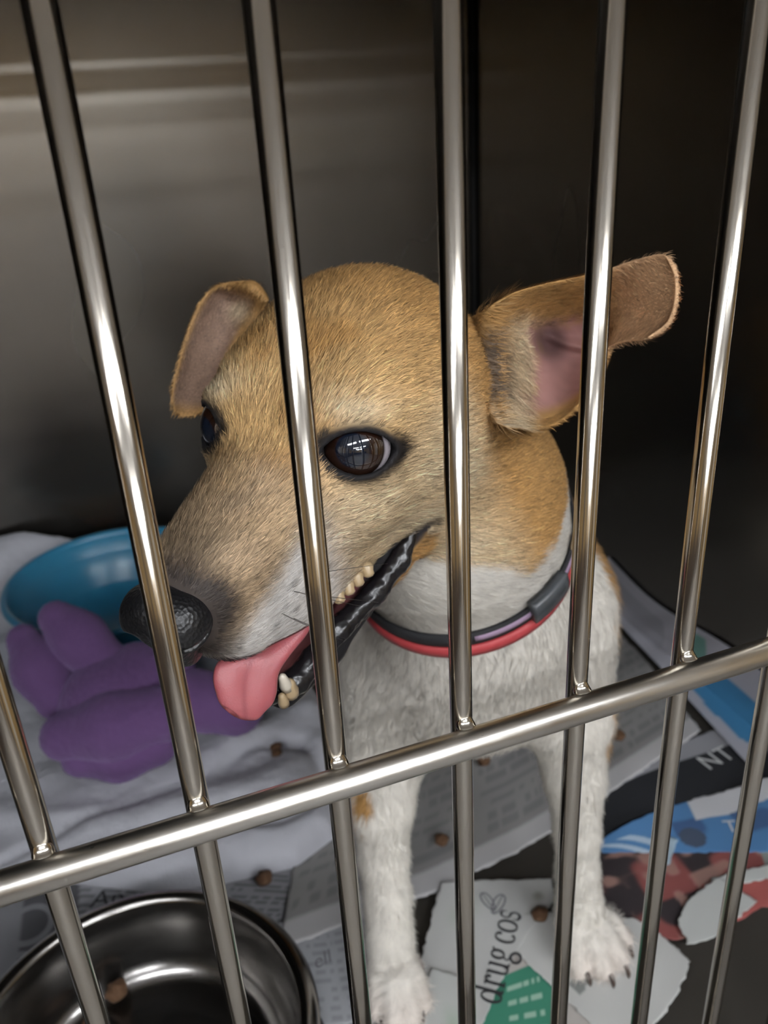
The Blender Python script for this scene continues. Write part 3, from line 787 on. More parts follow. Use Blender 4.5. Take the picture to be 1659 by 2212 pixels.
for (f_, u_, df, dl, du, n) in ((46, -26, -.3, .9, -.5, 24), (53, -30, -.1, .9, -.7, 22), (41, -35, -.5, .8, -.6, 26), (50, -37, -.2, .8, -.8, 20), (38, -28, -.6, .8, -.2, 28)):
    for s in (1, -1):
        l_ = crom(_v(f_), MZ_F, MZ_W)[0] * .93 * s
        p0 = _v(f_, l_, u_); d = _v(df, dl * s, du); d /= np.linalg.norm(d)
        P5 = [from_head(p0 + d * n * t + _v(-4, 0, -6) * t * t) for t in (0, .3, .6, 1)]
        V, F = tube_vf(P5, [.00016, .00013, .0001, .00003], 5); mesh_obj('whisker', V, F, M['whisker'], dog)

# collars, wrapped on the neck
def wrap(off, lo_, hi_, gap, thick, name, mat, parent=None, n=96, a0=0.0, a1=2 * math.pi, colf=None, lean=0.0):
    c0 = _v(0.148, 0.146, 0.2734 + .3 * (.148 - .1246) + .25 * (.146 - .0991)); nrm = _v(-.3, -.25, 1.0); nrm /= np.linalg.norm(nrm)
    c0 = c0 + nrm * off; e1 = _v(1, 0, .2); e1 -= nrm * (e1 @ nrm); e1 /= np.linalg.norm(e1); e2 = np.cross(nrm, e1)
    closed = a1 - a0 > 6.28
    ang = np.linspace(a0, a1, n, endpoint=not closed); rows = []
    dirs = np.cos(ang)[:, None] * e1 + np.sin(ang)[:, None] * e2
    def hit(h):
        lo = np.full(n, .02); hi = np.full(n, .12)
        for _ in range(22):
            m = (lo + hi) / 2; ins = dog_sdf(c0 + nrm * h + dirs * m[:, None]) < gap
            lo = np.where(ins, m, lo); hi = np.where(ins, hi, m)
        if closed:
            k = np.hanning(9); k /= k.sum(); lo = np.convolve(np.concatenate([lo[-4:], lo, lo[:4]]), k, 'valid')
        return lo
    ra, rb = hit(lo_), hit(hi_); rb = rb * (1 - lean) + ra * lean
    prof = [(ra, lo_, 0), (rb, hi_, 0), (rb, hi_, thick), ((ra + rb) / 2, (lo_ + hi_) / 2, thick * 1.15), (ra, lo_, thick)]
    V = np.stack([c0 + nrm * h + dirs * (r + t)[:, None] for r, h, t in prof], 1).reshape(-1, 3)
    F = []
    for i in range(n if closed else n - 1):
        j = (i + 1) % n
        for k in range(5): F.append((i * 5 + k, i * 5 + (k + 1) % 5, j * 5 + (k + 1) % 5, j * 5 + k))
    if not closed: F.append((0, 1, 2, 3, 4)[::-1]); F.append(tuple((n - 1) * 5 + k for k in range(5)))
    return mesh_obj(name, V, F, mat, parent)
M['red'], nt, b = principled('red_strap', Base_Color=(0.40, 0.045, 0.05), Roughness=0.55)
M['web'], nt, b = principled('black_webbing', Base_Color=(0.012, 0.012, 0.014), Roughness=0.85)
M['lilac'], nt, b = principled('lilac_webbing', Base_Color=(0.30, 0.21, 0.30), Roughness=0.8)
M['buckle'], nt, b = principled('grey_plastic', Base_Color=(0.05, 0.055, 0.06), Roughness=0.35)
M['brass'], nt, b = principled('tan_leather', Base_Color=(0.33, 0.24, 0.15), Roughness=0.45)
rc = tag(empty('red_collar', (0.148, 0.146, 0.285)), 'plain red band collar round the dog\'s white neck', 'collar')
wrap(-0.0035, -0.0032, 0.0032, 0.0016, 0.0020, 'band', M['red'], rc)
bc = tag(empty('webbing_collar', (0.148, 0.146, 0.295)), 'black and lilac webbing collar with grey buckle above the red one', 'collar')
wrap(0.0045, -0.0036, 0.0036, 0.0012, 0.0018, 'strap', M['web'], bc)
wrap(0.0050, -0.0014, 0.0016, 0.0014, 0.0022, 'pattern_stripe', M['lilac'], bc, n=30, a0=math.radians(-108), a1=math.radians(-15))
wrap(0.0070, -0.0058, 0.0054, 0.0020, 0.0045, 'buckle', M['buckle'], bc, n=18, a0=math.radians(-80), a1=math.radians(-57))
wrap(0.0065, -0.0040, 0.0042, 0.0022, 0.0030, 'slider', M['brass'], bc, n=10, a0=math.radians(-40), a1=math.radians(-28))

# ------------------------------------------------------------------ bowls
M['bowl_steel'], nt, b = principled('bowl_steel', Base_Color=(0.25, 0.24, 0.23), Metallic=1.0, Roughness=0.2)
noise_rough(nt, b, 40, 0.14, 0.26, (1, 1, 6))
M['rubber'], nt, b = principled('black_rubber', Base_Color=(0.012, 0.012, 0.012), Roughness=0.6)
BCX, BCY = -0.0417, 0.1365
sb = tag(empty('food_bowl', (BCX, BCY, 0.0015)), 'round brushed stainless steel food bowl in the front corner of the cage', 'bowl')
prof = [(0.0, .006), (.050, .006), (.066, .008), (.074, .013), (.0785, .024), (.0815, .044), (.0835, .0575), (.0850, .0605), (.0885, .0610), (.0925, .0590), (.0948, .0555), (.0943, .0545), (.0915, .0555), (.0885, .0530), (.0900, .030), (.0935, .006), (.0935, .004), (.06, .004), (0, .004)]
V, F = lathe_vf(prof, (BCX, BCY, 0.0015), 96); mesh_obj('bowl', V, F, M['bowl_steel'], sb)
V, F = lathe_vf([(.090, .0), (.0975, .0), (.0985, .005), (.0965, .010), (.0925, .0115), (.0915, .006), (.090, .0)], (BCX, BCY, 0.0015), 96); mesh_obj('rubber_ring', V, F, M['rubber'], sb)

M['blue'], nt, b = principled('blue_plastic', Base_Color=(0.035, 0.20, 0.33), Roughness=0.28); b.inputs['Subsurface Weight'].default_value = .1
M['blue_in'] = M['blue']
wb = tag(empty('water_bowl', (-0.008, 0.606, 0.020)), 'blue plastic water bowl on the white blanket by the back wall', 'bowl')
prof = [(0, .004), (.045, .004), (.062, .007), (.074, .016), (.084, .034), (.092, .050), (.0985, .0575), (.1005, .0595), (.1008, .0580), (.098, .0535), (.0905, .046), (.080, .030), (.066, .004), (.062, .0), (0, 0)]
V, F = lathe_vf(prof, (-0.008, 0.606, 0.020), 96); mesh_obj('bowl', V, F, M['blue'], wb)
V, F = lathe_vf([(.0975, .0570), (.0985, .0598), (.1015, .0612), (.1045, .0600), (.1055, .0570), (.1035, .0548), (.0995, .0550), (.0975, .0570)], (-0.008, 0.606, 0.020), 96); mesh_obj('rim', V, F, M['blue'], wb)

# ------------------------------------------------------------------ blanket
def coons(front, right, back, left, nu, nv):
    """patch between four polylines: front and back run along u, left and right along v"""
    def res(pl, n):
        pl = np.array(pl, float); d = np.concatenate([[0], np.cumsum(np.linalg.norm(np.diff(pl, axis=0), axis=1))]); t = np.linspace(0, d[-1], n)
        return np.stack([np.interp(t, d, pl[:, i]) for i in range(pl.shape[1])], -1)
    A, B, L, R_ = res(front, nu), res(back, nu), res(left, nv), res(right, nv)
    u = np.linspace(0, 1, nu)[:, None, None]; v = np.linspace(0, 1, nv)[None, :, None]
    return (1 - v) * A[:, None] + v * B[:, None] + (1 - u) * L[None] + u * R_[None] - ((1 - u) * (1 - v) * A[0] + u * (1 - v) * A[-1] + (1 - u) * v * B[0] + u * v * B[-1])
def slab(G, H_, z0):
    """closed heightfield body over the plan grid G with top heights H_ and base height z0"""
    nu, nv = H_.shape
    top = np.concatenate([G, H_[..., None]], -1).reshape(-1, 3)
    z0 = np.broadcast_to(np.asarray(z0, float), H_.shape)
    bot = np.concatenate([G, z0[..., None]], -1).reshape(-1, 3)
    V = np.concatenate([top, bot]); n = nu * nv
    i = np.arange(n).reshape(nu, nv)
    F = [np.stack([i[:-1, :-1], i[1:, :-1], i[1:, 1:], i[:-1, 1:]], -1).reshape(-1, 4)]
    F.append(F[0][:, ::-1] + n)
    ring = np.concatenate([i[:, 0], i[-1, 1:], i[:-1, -1][::-1], i[0, 1:-1][::-1]]); r2 = np.roll(ring, -1)
    F.append(np.stack([ring, ring + n, r2 + n, r2], -1))
    return V, np.concatenate(F)
G = coons([(-.310, .40), (-.20, .345), (-.077, .312), (-.023, .280), (.0225, .269), (.074, .262), (.106, .276)], [(.106, .276), (.128, .33), (.143, .40), (.138, .52), (.122, .66)],
          [(-.310, .752), (-.1, .752), (.122, .66)], [(-.310, .40), (-.310, .752)], 200, 200)
P3 = np.concatenate([G, np.zeros(G.shape[:2] + (1,))], -1).reshape(-1, 3)
uu, vv = np.meshgrid(np.linspace(0, 1, 200), np.linspace(0, 1, 200), indexing='ij')
edge = np.minimum(np.minimum(vv / .055, (1 - uu) / .05), 1); edge = np.sqrt(np.clip(1 - (1 - np.clip(edge, 0, 1)) ** 2, 0, 1))
gx, gy = G[..., 0], G[..., 1]
fold = 0.007 * np.exp(-((gy - .325 - .35 * np.clip(gx, -1, .2) ** 2 * 8 + .12 * (gx - .03)) / .016) ** 2) * sstep(-.28, -.05, gx)
fold -= 0.009 * np.exp(-((np.hypot(gx - .075, gy - .335) - .040) / .008) ** 2) * sstep(.03, .06, gx)
fold += 0.006 * np.exp(-((gy - .385 - .2 * (gx - .05)) / .02) ** 2) * sstep(.0, .06, gx)
fold -= 0.005 * np.exp(-((gy - .352 - .1 * gx) / .006) ** 2) * sstep(-.25, -.08, gx) * sstep(.04, .0, gx)
big = (vnoise(P3, 13) - .5).reshape(gx.shape) * .012 + (vnoise(P3, 32) - .5).reshape(gx.shape) * .006
backup = 0.055 * sstep(.64, .75, gy) * sstep(.05, -.06, gx)
fz = (vnoise(P3, 330) - .5).reshape(gx.shape) * .0012 + (vnoise(P3, 700) - .5).reshape(gx.shape) * .0008
flatb = sstep(.085, .115, np.hypot(gx + .008, gy - .606))
Ht = .0022 + (.0185 + fold + big * flatb + backup * flatb) * edge + fz
Ht = np.where(np.hypot(gx + .008, gy - .606) < .075, .0185, Ht)
V, F = slab(G, Ht, .0015)
M['fleece'], nt, b = principled('white_fleece', Base_Color=(0.50, 0.50, 0.54), Roughness=0.95, Sheen_Weight=0.3)
nz_ = noise_rough(nt, b, 700, 0.9, 1.0, bump=0.6)
tag(mesh_obj('blanket', V, F, M['fleece']), 'thick white fleece blanket under the purple toy, behind the steel bowl', 'blanket')

# ------------------------------------------------------------------ purple toy
M['purple'], nt, b = principled('purple_plush', Base_Color=(0.098, 0.046, 0.135), Roughness=0.9, Sheen_Weight=0.35)
b.inputs['Sheen Tint'].default_value = (0.6, 0.45, 0.8, 1)
noise_rough(nt, b, 900, 0.85, 1.0, bump=0.7)
toy = tag(empty('plush_toy', (-0.03, 0.42, 0.030)), 'purple plush toy with floppy ears lying on the white blanket', 'toy')
def toy_part(fn, name, lo, hi, h=.0022):
    V, F = surface(fn, lo, hi, h); V = V + normals(V, F) * ((vnoise(V, 500) - .5) * .0012)[:, None]
    mesh_obj(name, V, F, M['purple'], toy)
def toy_body(p):
    d = ell(p, (-.022, .428, .060), (.050, .040, .040))
    d = smin(d, chain(p, [((.000, .440, .072), .026), ((.018, .425, .070), .024)], .01), .012)
    d = smax(d, -(p[:, 2] - .021), .008)
    return d
toy_part(toy_body, 'body', (-.09, .37, .01), (.06, .49, .12))
toy_part(lambda p: chain(p, [((-.066, .404, .058), .019), ((-.030, .392, .064), .025), ((.006, .386, .068), .022)], .012), 'head', (-.10, .35, .01), (.04, .44, .11))
toy_part(lambda p: chain(p, [((-.058, .398, .040), .016), ((-.030, .386, .040), .018), ((-.003, .380, .045), .016)], .01), 'muzzle', (-.09, .35, .01), (.03, .43, .08))
toy_part(lambda p: chain(p, [((-.068, .440, .070), .018), ((-.077, .458, .088), .020), ((-.086, .479, .106), .013)], .012), 'ear', (-.12, .40, .03), (-.03, .52, .14))
toy_part(lambda p: chain(p, [((-.028, .446, .086), .020), ((-.044, .462, .106), .0205), ((-.057, .475, .121), .0145)], .012), 'ear', (-.10, .41, .04), (.01, .51, .15))
toy_part(lambda p: chain(p, [((.008, .420, .062), .024), ((.036, .402, .060), .022), ((.062, .388, .055), .023)], .012), 'arm', (-.03, .35, .01), (.10, .46, .10))

# ------------------------------------------------------------------ kibble
M['kibble'], nt, b = principled('kibble', Base_Color=(0.085, 0.040, 0.016), Roughness=0.8)
noise_rough(nt, b, 600, 0.7, 0.9, bump=.8)
kib = None
def kibble(x, y, z, rz, label, s=1.0):
    global kib
    if kib is None:
        V, F = surface(lambda p: ell(p, (0, 0, .0040), (.0062, .0055, .0042)) + (vnoise(p, 330) - .5) * .0026, (-.009, -.009, -.002), (.009, .009, .011), .0009)
        V[:, 2] -= V[:, 2].min(); o = mesh_obj('kibble', V, F, M['kibble']); kib = o.data
    else:
        o = link(bpy.data.objects.new('kibble', kib))
    o.location = (x, y, z); o.rotation_euler = (0, 0, rz); o.scale = (s, s, s)
    tag(o, label, 'kibble', 'spilled kibble')
kibble(.0862, .3640, .0205, .3, 'brown kibble piece on the white blanket, nearer the toy', .8)
kibble(.0850, .3555, .0205, 1.3, 'brown kibble piece on the white blanket, just in front of the other', .8)
kibble(.2379, .2987, .0042, .3, 'brown kibble piece on newspaper under the dog\'s belly', .9)
kibble(.1745, .2385, .0042, 2.3, 'brown kibble piece on newspaper between the dog\'s front legs', .85)
kibble(.351, .2805, .0042, 1.7, 'brown kibble piece on newspaper beside the dog\'s left elbow', .9)
kibble(.0485, .2560, .0042, .7, 'brown kibble piece between blanket edge and steel bowl', 1.0)
kibble(.2062, .1560, .0056, .2, 'brown kibble piece at the paw on the torn drug page', .9)
kibble(-.0530, .2000, .0156, 1.1, 'brown kibble piece against the inner wall of the steel bowl', 1.1)
kibble(-.0680, .1890, .0110, 2.0, 'brown kibble piece lying in the steel bowl, lowest in view', 1.0)

# ------------------------------------------------------------------ newspapers and scraps
M['paper'], nt, b = col_mat('newsprint', 0.85)
M['ink'], nt, b = principled('black_ink', Base_Color=(0.02, 0.02, 0.022), Roughness=0.8)
M['grey_ink'], nt, b = principled('grey_ink', Base_Color=(0.17, 0.17, 0.18), Roughness=0.8)
M['white_ink'], nt, b = principled('white_print', Base_Color=(0.62, 0.62, 0.62), Roughness=0.8)
M['green_ink'], nt, b = principled('green_print', Base_Color=(0.04, 0.17, 0.11), Roughness=0.7)
SHEETS = {}
def paper(name, label, front, right, back, left, z, colf, nu=70, nv=70, crumple=.0018, lift=None, cat='paper', group=None, torn=.0012, thick=.00025):
    G = coons(front, right, back, left, nu, nv)
    U, W = np.meshgrid(np.linspace(0, 1, nu), np.linspace(0, 1, nv), indexing='ij')
    P = np.concatenate([G, np.full(G.shape[:2] + (1,), z * 37.0)], -1).reshape(-1, 3)
    rim = np.exp(-np.minimum(np.minimum(U, 1 - U), np.minimum(W, 1 - W)) / .03)
    jx = (vnoise(P, 260) - .5).reshape(nu, nv) + (vnoise(P, 700) - .5).reshape(nu, nv) * .5; jy = (vnoise(P + 9, 260) - .5).reshape(nu, nv)
    G = G + np.stack([jx, jy], -1) * (rim * torn * 2)[..., None]
    H_ = z + crumple * ((vnoise(P, 18) * .7 + vnoise(P + 5, 47) * .3)).reshape(nu, nv)
    if lift is not None: H_ = H_ + lift(U, W)
    V, F = slab(G, H_, H_ - thick)
    c = colf(U.ravel(), W.ravel(), P); c = np.clip(c * (1 + (vnoise(P, 30) - .5) * .16)[:, None], 0.004, .9)
    o = mesh_obj(name, V, F, M['paper'], col=np.concatenate([c, c * .9]), smooth=True)
    tag(o, label, cat, group)
    SHEETS[o.name] = (G, H_)
    return o
def flat(c): return lambda u, v, P: np.tile(_v(*c), (len(u), 1))
NEWS = (0.34, 0.34, 0.35)
def text_rows(u, v, P, base, ink, rows, cols, words=90, amount=.55):
    """grey lines of body text set in columns"""
    c = np.tile(_v(*base), (len(u), 1))
    row = (v * rows) % 1; colu = (u * cols) % 1
    w = vnoise(np.stack([u * words, np.floor(v * rows) * 3.7, 0 * u], -1), 1.0)
    on = (row > .35) & (row < .85) & (colu > .06) & (colu < .94) & (w > .36)
    c[on] = c[on] * (1 - amount) + _v(*ink) * amount
    return c

GROUPN = 'loose newspaper on the cage floor'
# big grey sheet under the dog
def c_main(u, v, P):
    c = text_rows(u, v, P, (0.235, 0.228, 0.222), (0.11, 0.11, 0.115), 46, 5, 120, .5)
    m = (v < .035); c[m] = _v(0.46, 0.45, 0.45)
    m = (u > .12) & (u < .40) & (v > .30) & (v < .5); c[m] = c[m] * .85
    stain = vnoise(P, 16) * .6 + vnoise(P, 40) * .4
    return c * (0.80 + .4 * stain)[:, None]
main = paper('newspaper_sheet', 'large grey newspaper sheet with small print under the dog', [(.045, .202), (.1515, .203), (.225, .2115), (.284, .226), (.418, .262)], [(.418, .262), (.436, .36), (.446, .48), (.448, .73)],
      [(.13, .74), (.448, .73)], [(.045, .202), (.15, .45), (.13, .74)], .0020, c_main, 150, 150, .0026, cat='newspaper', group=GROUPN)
# darker sheet at left, under bowl and blanket
def c_left(u, v, P):
    c = np.tile(_v(0.17, 0.17, 0.18), (len(u), 1))
    r = (u > .52); t = text_rows(u, v, P, (0.27, 0.27, 0.285), (0.05, 0.05, 0.055), 44, 9, 160, .8); c[r] = t[r]
    m = (u > .43) & (u < .52); c[m] = _v(.06, .06, .065)
    return c
paper('newspaper_sheet', 'dark grey newspaper sheet with big outlined capitals left of the steel bowl', [(-.28, .12), (.075, .10)], [(.075, .10), (.10, .19), (.118, .275)], [(-.30, .42), (-.06, .40), (.118, .275)], [(-.28, .12), (-.30, .42)], .0008, c_left, 150, 110, .0010, cat='newspaper', group=GROUPN)
def c_lowleft(u, v, P):
    return text_rows(u, v, P, (0.40, 0.41, 0.43), (0.16, 0.16, 0.17), 12, 2, 22, .4)
paper('newspaper_scrap', 'pale torn newspaper scrap between the steel bowl and the left front leg', [(.040, .150), (.098, .130)], [(.098, .130), (.106, .18), (.100, .212)], [(.050, .222), (.075, .214), (.100, .212)], [(.040, .150), (.050, .222)], .0024, c_lowleft, 50, 50, .0016, cat='newspaper')
# black banner sheet
def c_banner(u, v, P):
    c = np.tile(_v(.010, .011, .014), (len(u), 1)); m = (v > .75); c[m] = _v(.30, .30, .32); return c
paper('newspaper_banner', 'black newspaper banner strip with white capitals right of the dog', [(.262, .186), (.34, .200), (.452, .178)], [(.452, .178), (.456, .262)], [(.266, .245), (.36, .262), (.456, .272)], [(.262, .186), (.266, .245)], .0010, c_banner, 90, 50, .0012, cat='newspaper')
# blue magazine page
def c_blue(u, v, P):
    c = np.tile(_v(.075, .20, .40), (len(u), 1)); n = vnoise(P, 60)
    c = mixc(c, _v(.045, .10, .22), sstep(.55, .75, n) * (u > .35))
    for a in (.03, .17): m = (np.abs(u - a - .35 * (.45 - v)) < .035) & (v < .62) & (u < .30); c[m] = _v(.40, .50, .60)
    m = (v > .62 - .55 * (u - .62) * 0) & (u > .47) & (v > .55 + .5 * (u - .47)); c[m] = _v(.62, .62, .64)
    m = (np.hypot((u - .42) / .06, (v - .30) / .20) < 1); c[m] = _v(.05, .07, .11)
    return c
paper('magazine_page', 'blue glossy magazine page with white corner right of the dog\'s left leg', [(.2733, .1863), (.326, .1642), (.378, .1417), (.42, .125)], [(.42, .125), (.452, .19)], [(.276, .196), (.344, .2085), (.370, .2105), (.452, .202)], [(.2733, .1863), (.276, .196)], .0036, c_blue, 110, 60, .0022, lift=lambda U, W: .003 * np.sin(U * 9) * W, cat='magazine page')
# red and brown picture page
def c_red(u, v, P):
    n = vnoise(P, 55); n2 = vnoise(P + 3, 110)
    c = mixc(np.tile(_v(.020, .014, .016), (len(u), 1)), _v(.20, .055, .05), sstep(.45, .6, n))
    c = mixc(c, _v(.30, .17, .14), sstep(.62, .8, n2) * .8)
    m = (u > .45) & (u < .72) & (v < .55); c[m] = _v(.34, .085, .075)
    m = (u > .72) & (v > .5); c[m] = _v(.24, .27, .25)
    return c
paper('magazine_page', 'crumpled page with dark red and brown pictures in front of the blue page', [(.232, .120), (.2586, .118), (.29, .106), (.345, .108), (.40, .100)], [(.40, .100), (.425, .135)], [(.252, .200), (.274, .188), (.326, .166), (.378, .144), (.425, .135)], [(.232, .120), (.252, .200)], .0022, c_red, 110, 70, .0026, cat='magazine page')
paper('paper_scrap', 'tiny pale blue torn sliver hanging from the blue page', [(.3035, .1590), (.3075, .1565)], [(.3075, .1565), (.325, .1740)], [(.3150, .1790), (.325, .1740)], [(.3035, .1590), (.3150, .1790)], .0078, flat((.36, .47, .55)), 20, 20, .001, cat='paper scrap')
# white scraps at right
def c_white(u, v, P): return np.tile(_v(.50, .51, .49), (len(u), 1))
def c_white2(u, v, P):
    c = np.tile(_v(.52, .52, .50), (len(u), 1)); m = (np.abs(v - .45 - .15 * u) < .05) & (u > .1) & (u < .5); c[m] = _v(.2, .21, .2); return c
paper('paper_scrap', 'small white torn paper scrap lying over the red picture page', [(.2800, .1040), (.3000, .1010), (.340, .1110)], [(.340, .1110), (.331, .1370)], [(.2850, .1200), (.300, .1295), (.331, .1370)], [(.2800, .1040), (.2850, .1200)], .0052, c_white, 40, 40, .003, cat='paper scrap')
paper('paper_scrap', 'narrow white paper strip along the edge of the red picture page', [(.322, .1315), (.372, .120), (.43, .100)], [(.43, .100), (.438, .112)], [(.326, .1385), (.378, .131), (.438, .112)], [(.322, .1315), (.326, .1385)], .0050, c_white, 50, 14, .002, cat='paper scrap')
paper('paper_scrap', 'white torn scrap under the dog\'s left paw with a ragged right edge', [(.205, .062), (.225, .068), (.252, .078), (.2747, .0939)], [(.2747, .0939), (.270, .118), (.2613, .1330)], [(.178, .150), (.2117, .1600), (.2613, .1330)], [(.205, .062), (.178, .150)], .0046, c_white2, 60, 60, .0020, cat='paper scrap')
# beige page with green box
def c_green(u, v, P):
    c = np.tile(_v(.46, .43, .40), (len(u), 1))
    m = (u > .02) & (u < .66) & (v < .66) & (v > -.1); c[m] = _v(.035, .19, .12)
    for k in range(5):
        m = (np.abs(v - .10 - k * .11) < .018) & (u > .26) & (u < .58) & (vnoise(np.stack([u * 40, v * 0 + k, 0 * u], -1), 1) > .3); c[m] = _v(.32, .48, .38)
    m = (u > .66) & (u < .70) & (v < .68); c[m] = _v(.50, .46, .20)
    return c
paper('advert_page', 'beige advert page with a dark green box at the bottom edge', [(.130, .090), (.196, .060)], [(.196, .060), (.219, .118), (.206, .152)], [(.160, .150), (.188, .160), (.206, .152)], [(.130, .090), (.160, .150)], .0036, c_green, 80, 80, .0014, cat='paper')
# torn page with the headline
def c_drug(u, v, P):
    c = np.tile(_v(.47, .47, .455), (len(u), 1)); n = vnoise(P, 70)
    c = mixc(c, _v(.36, .40, .34), np.exp(-((u - .28) / .12) ** 2 - ((v - .75) / .1) ** 2) * .8)
    c = mixc(c, _v(.22, .21, .16), sstep(.6, .8, n) * (v > .72) * (u > .6) * .8)
    return c
drug = paper('torn_page', 'torn white page with a serif headline and leaf mark between the front paws', [(.118, .118), (.1266, .1122), (.1400, .1066)], [(.1400, .1066), (.172, .134), (.1983, .1525), (.2226, .1640), (.2290, .1800)], [(.1601, .2064), (.19, .196), (.2290, .1800)], [(.118, .118), (.1241, .1578), (.1413, .1828), (.1601, .2064)], .0058, c_drug, 70, 90, .0012, cat='paper')
paper('paper_scrap', 'small white scrap with green tint at the left front paw', [(.106, .094), (.128, .088)], [(.128, .088), (.136, .112), (.1426, .1366)], [(.1050, .128), (.1282, .1493), (.1426, .1366)], [(.106, .094), (.1050, .128)], .0076, lambda u, v, P: mixc(np.tile(_v(.50, .51, .49), (len(u), 1)), _v(.33, .44, .33), sstep(.4, .7, u) * sstep(.7, .3, v) * .7), 36, 36, .0015, cat='paper scrap')
paper('paper_scrap', 'dark maroon paper scrap beside the left front paw', [(.085, .122), (.112, .118)], [(.112, .118), (.1290, .1493)], [(.088, .160), (.1190, .1700), (.1290, .1493)], [(.085, .122), (.088, .160)], .0048, lambda u, v, P: mixc(np.tile(_v(.10, .022, .026), (len(u), 1)), _v(.20, .06, .06), sstep(.5, .8, vnoise(P, 90))), 30, 30, .002, cat='paper scrap')
# page turned up against the right wall
def c_wall(u, v, P):
    c = np.tile(_v(.45, .45, .50), (len(u), 1))
    m = (v > .12 + .2 * np.abs(u - .25)) & (v < .62) & (u < .36) & (u > .06); c[m] = _v(.05, .22, .42)
    n = vnoise(P, 60); c = np.where(((n > .62) & m)[:, None], _v(.28, .40, .52), c)
    m = (u > .40) & (u < .50) & (v > .55) & (v < .9); c[m] = _v(.16, .32, .27)
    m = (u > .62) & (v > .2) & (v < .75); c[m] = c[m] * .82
    return c
nu, nv = 90, 40
tt = np.linspace(0, 1, nu); ss = np.linspace(0, 1, nv)
yy = .215 + tt * .245
x_in = np.interp(yy, [.215, .29, .345, .424, .46], [.4235, .4325, .440, .447, .4505])
GW = np.zeros((nu, nv, 3)); zt = .050 + .006 * np.sin(tt * 7)
for i in range(nu):
    w = .4575 - x_in[i]; L1 = w; tot = L1 + zt[i]
    s_ = ss * tot
    GW[i, :, 0] = np.where(s_ < L1, x_in[i] + s_, .4575) - .003 * np.exp(-((s_ - L1) / .010) ** 2)
    GW[i, :, 2] = .0052 + np.where(s_ < L1, 0, s_ - L1) + .003 * np.exp(-((s_ - L1) / .010) ** 2)
    GW[i, :, 1] = yy[i] + .004 * np.sin(ss * 5 + i * .05)
V = np.concatenate([GW.reshape(-1, 3), GW.reshape(-1, 3) + _v(.0002, 0, -.0003)]); i_ = np.arange(nu * nv).reshape(nu, nv)
F0 = np.stack([i_[:-1, :-1], i_[:-1, 1:], i_[1:, 1:], i_[1:, :-1]], -1).reshape(-1, 4)
ring = np.concatenate([i_[:, 0], i_[-1, 1:], i_[:-1, -1][::-1], i_[0, 1:-1][::-1]]); r2 = np.roll(ring, -1)
U_, W_ = np.meshgrid(tt, ss, indexing='ij'); cw = c_wall(U_.ravel(), W_.ravel(), GW.reshape(-1, 3))
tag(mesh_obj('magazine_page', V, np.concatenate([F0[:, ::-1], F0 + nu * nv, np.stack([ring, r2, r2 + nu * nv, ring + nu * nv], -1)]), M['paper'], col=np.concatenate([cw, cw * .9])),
    'white and blue page turned up against the right cage wall', 'magazine page')

# ------------------------------------------------------------------ lettering laid on the pages
def stroke_vf(pts, ws):
    pts = np.array(pts, float); T = np.gradient(pts, axis=0); T /= np.linalg.norm(T, axis=1)[:, None] + 1e-9
    n = np.stack([-T[:, 1], T[:, 0]], -1); ws = np.broadcast_to(np.asarray(ws, float), (len(pts),))
    A = pts + n * ws[:, None] / 2; B = pts - n * ws[:, None] / 2
    V = np.stack([A, B], 1).reshape(-1, 2); F = [(2 * i, 2 * i + 1, 2 * i + 3, 2 * i + 2) for i in range(len(pts) - 1)]
    return V, F
def arc(cx, cy, rx, ry, a0, a1, thick=.19, thin=.07, n=28):
    a = np.radians(np.linspace(a0, a1, n)); return np.stack([cx + rx * np.cos(a), cy + ry * np.sin(a)], -1), thin + (thick - thin) * np.abs(np.cos(a))
def ln_(x0, y0, x1, y1, w): return np.array([(x0, y0), ((x0 + x1) / 2, (y0 + y1) / 2), (x1, y1)]), w
SERIF = {
 'd': (1.02, [arc(.40, .5, .32, .47, 0, 360), ln_(.76, 0, .76, 1.5, .19), ln_(.58, 1.46, .80, 1.5, .07), ln_(.72, .03, .98, .03, .07)]),
 'r': (.74, [ln_(.24, 0, .24, .98, .19), ln_(.05, .03, .46, .03, .07), ln_(.06, .93, .28, .97, .07), arc(.52, .62, .26, .34, 170, 60, .1, .12), arc(.62, .84, .07, .07, 0, 360, .1, .1)]),
 'u': (1.04, [ln_(.22, .97, .22, .3, .19), arc(.47, .3, .25, .27, 180, 350, .17, .08), ln_(.76, .97, .76, .0, .19), ln_(.03, .95, .26, .95, .07), ln_(.58, .95, .80, .95, .07), ln_(.74, .03, .98, .03, .07)]),
 'g': (.90, [arc(.40, .66, .26, .30, 0, 360), arc(.34, .20, .18, .14, 90, 270, .1, .08), arc(.42, -.22, .34, .24, 0, 360, .16, .09), ln_(.30, .08, .62, .02, .1), ln_(.58, .86, .84, .95, .09)]),
 'c': (.84, [arc(.46, .5, .34, .47, 48, 318), arc(.68, .80, .06, .07, 0, 360, .1, .1)]),
 'o': (.94, [arc(.46, .5, .37, .47, 0, 360)]),
 's': (.72, [arc(.36, .73, .24, .24, 40, 265, .1, .14), arc(.34, .26, .27, .25, 85, -150, .12, .16), ln_(.08, .05, .08, .33, .06), ln_(.60, .70, .60, .95, .06)]),
 ' ': (.30, []),
}
def on_sheet(P2, ref):
    G, H_ = SHEETS[ref]; g = G.reshape(-1, 2); h = H_.ravel(); out = []
    for p in P2: out.append((p[0], p[1], h[np.argmin(((g - p) ** 2).sum(1))] + .00035))
    return np.array(out)
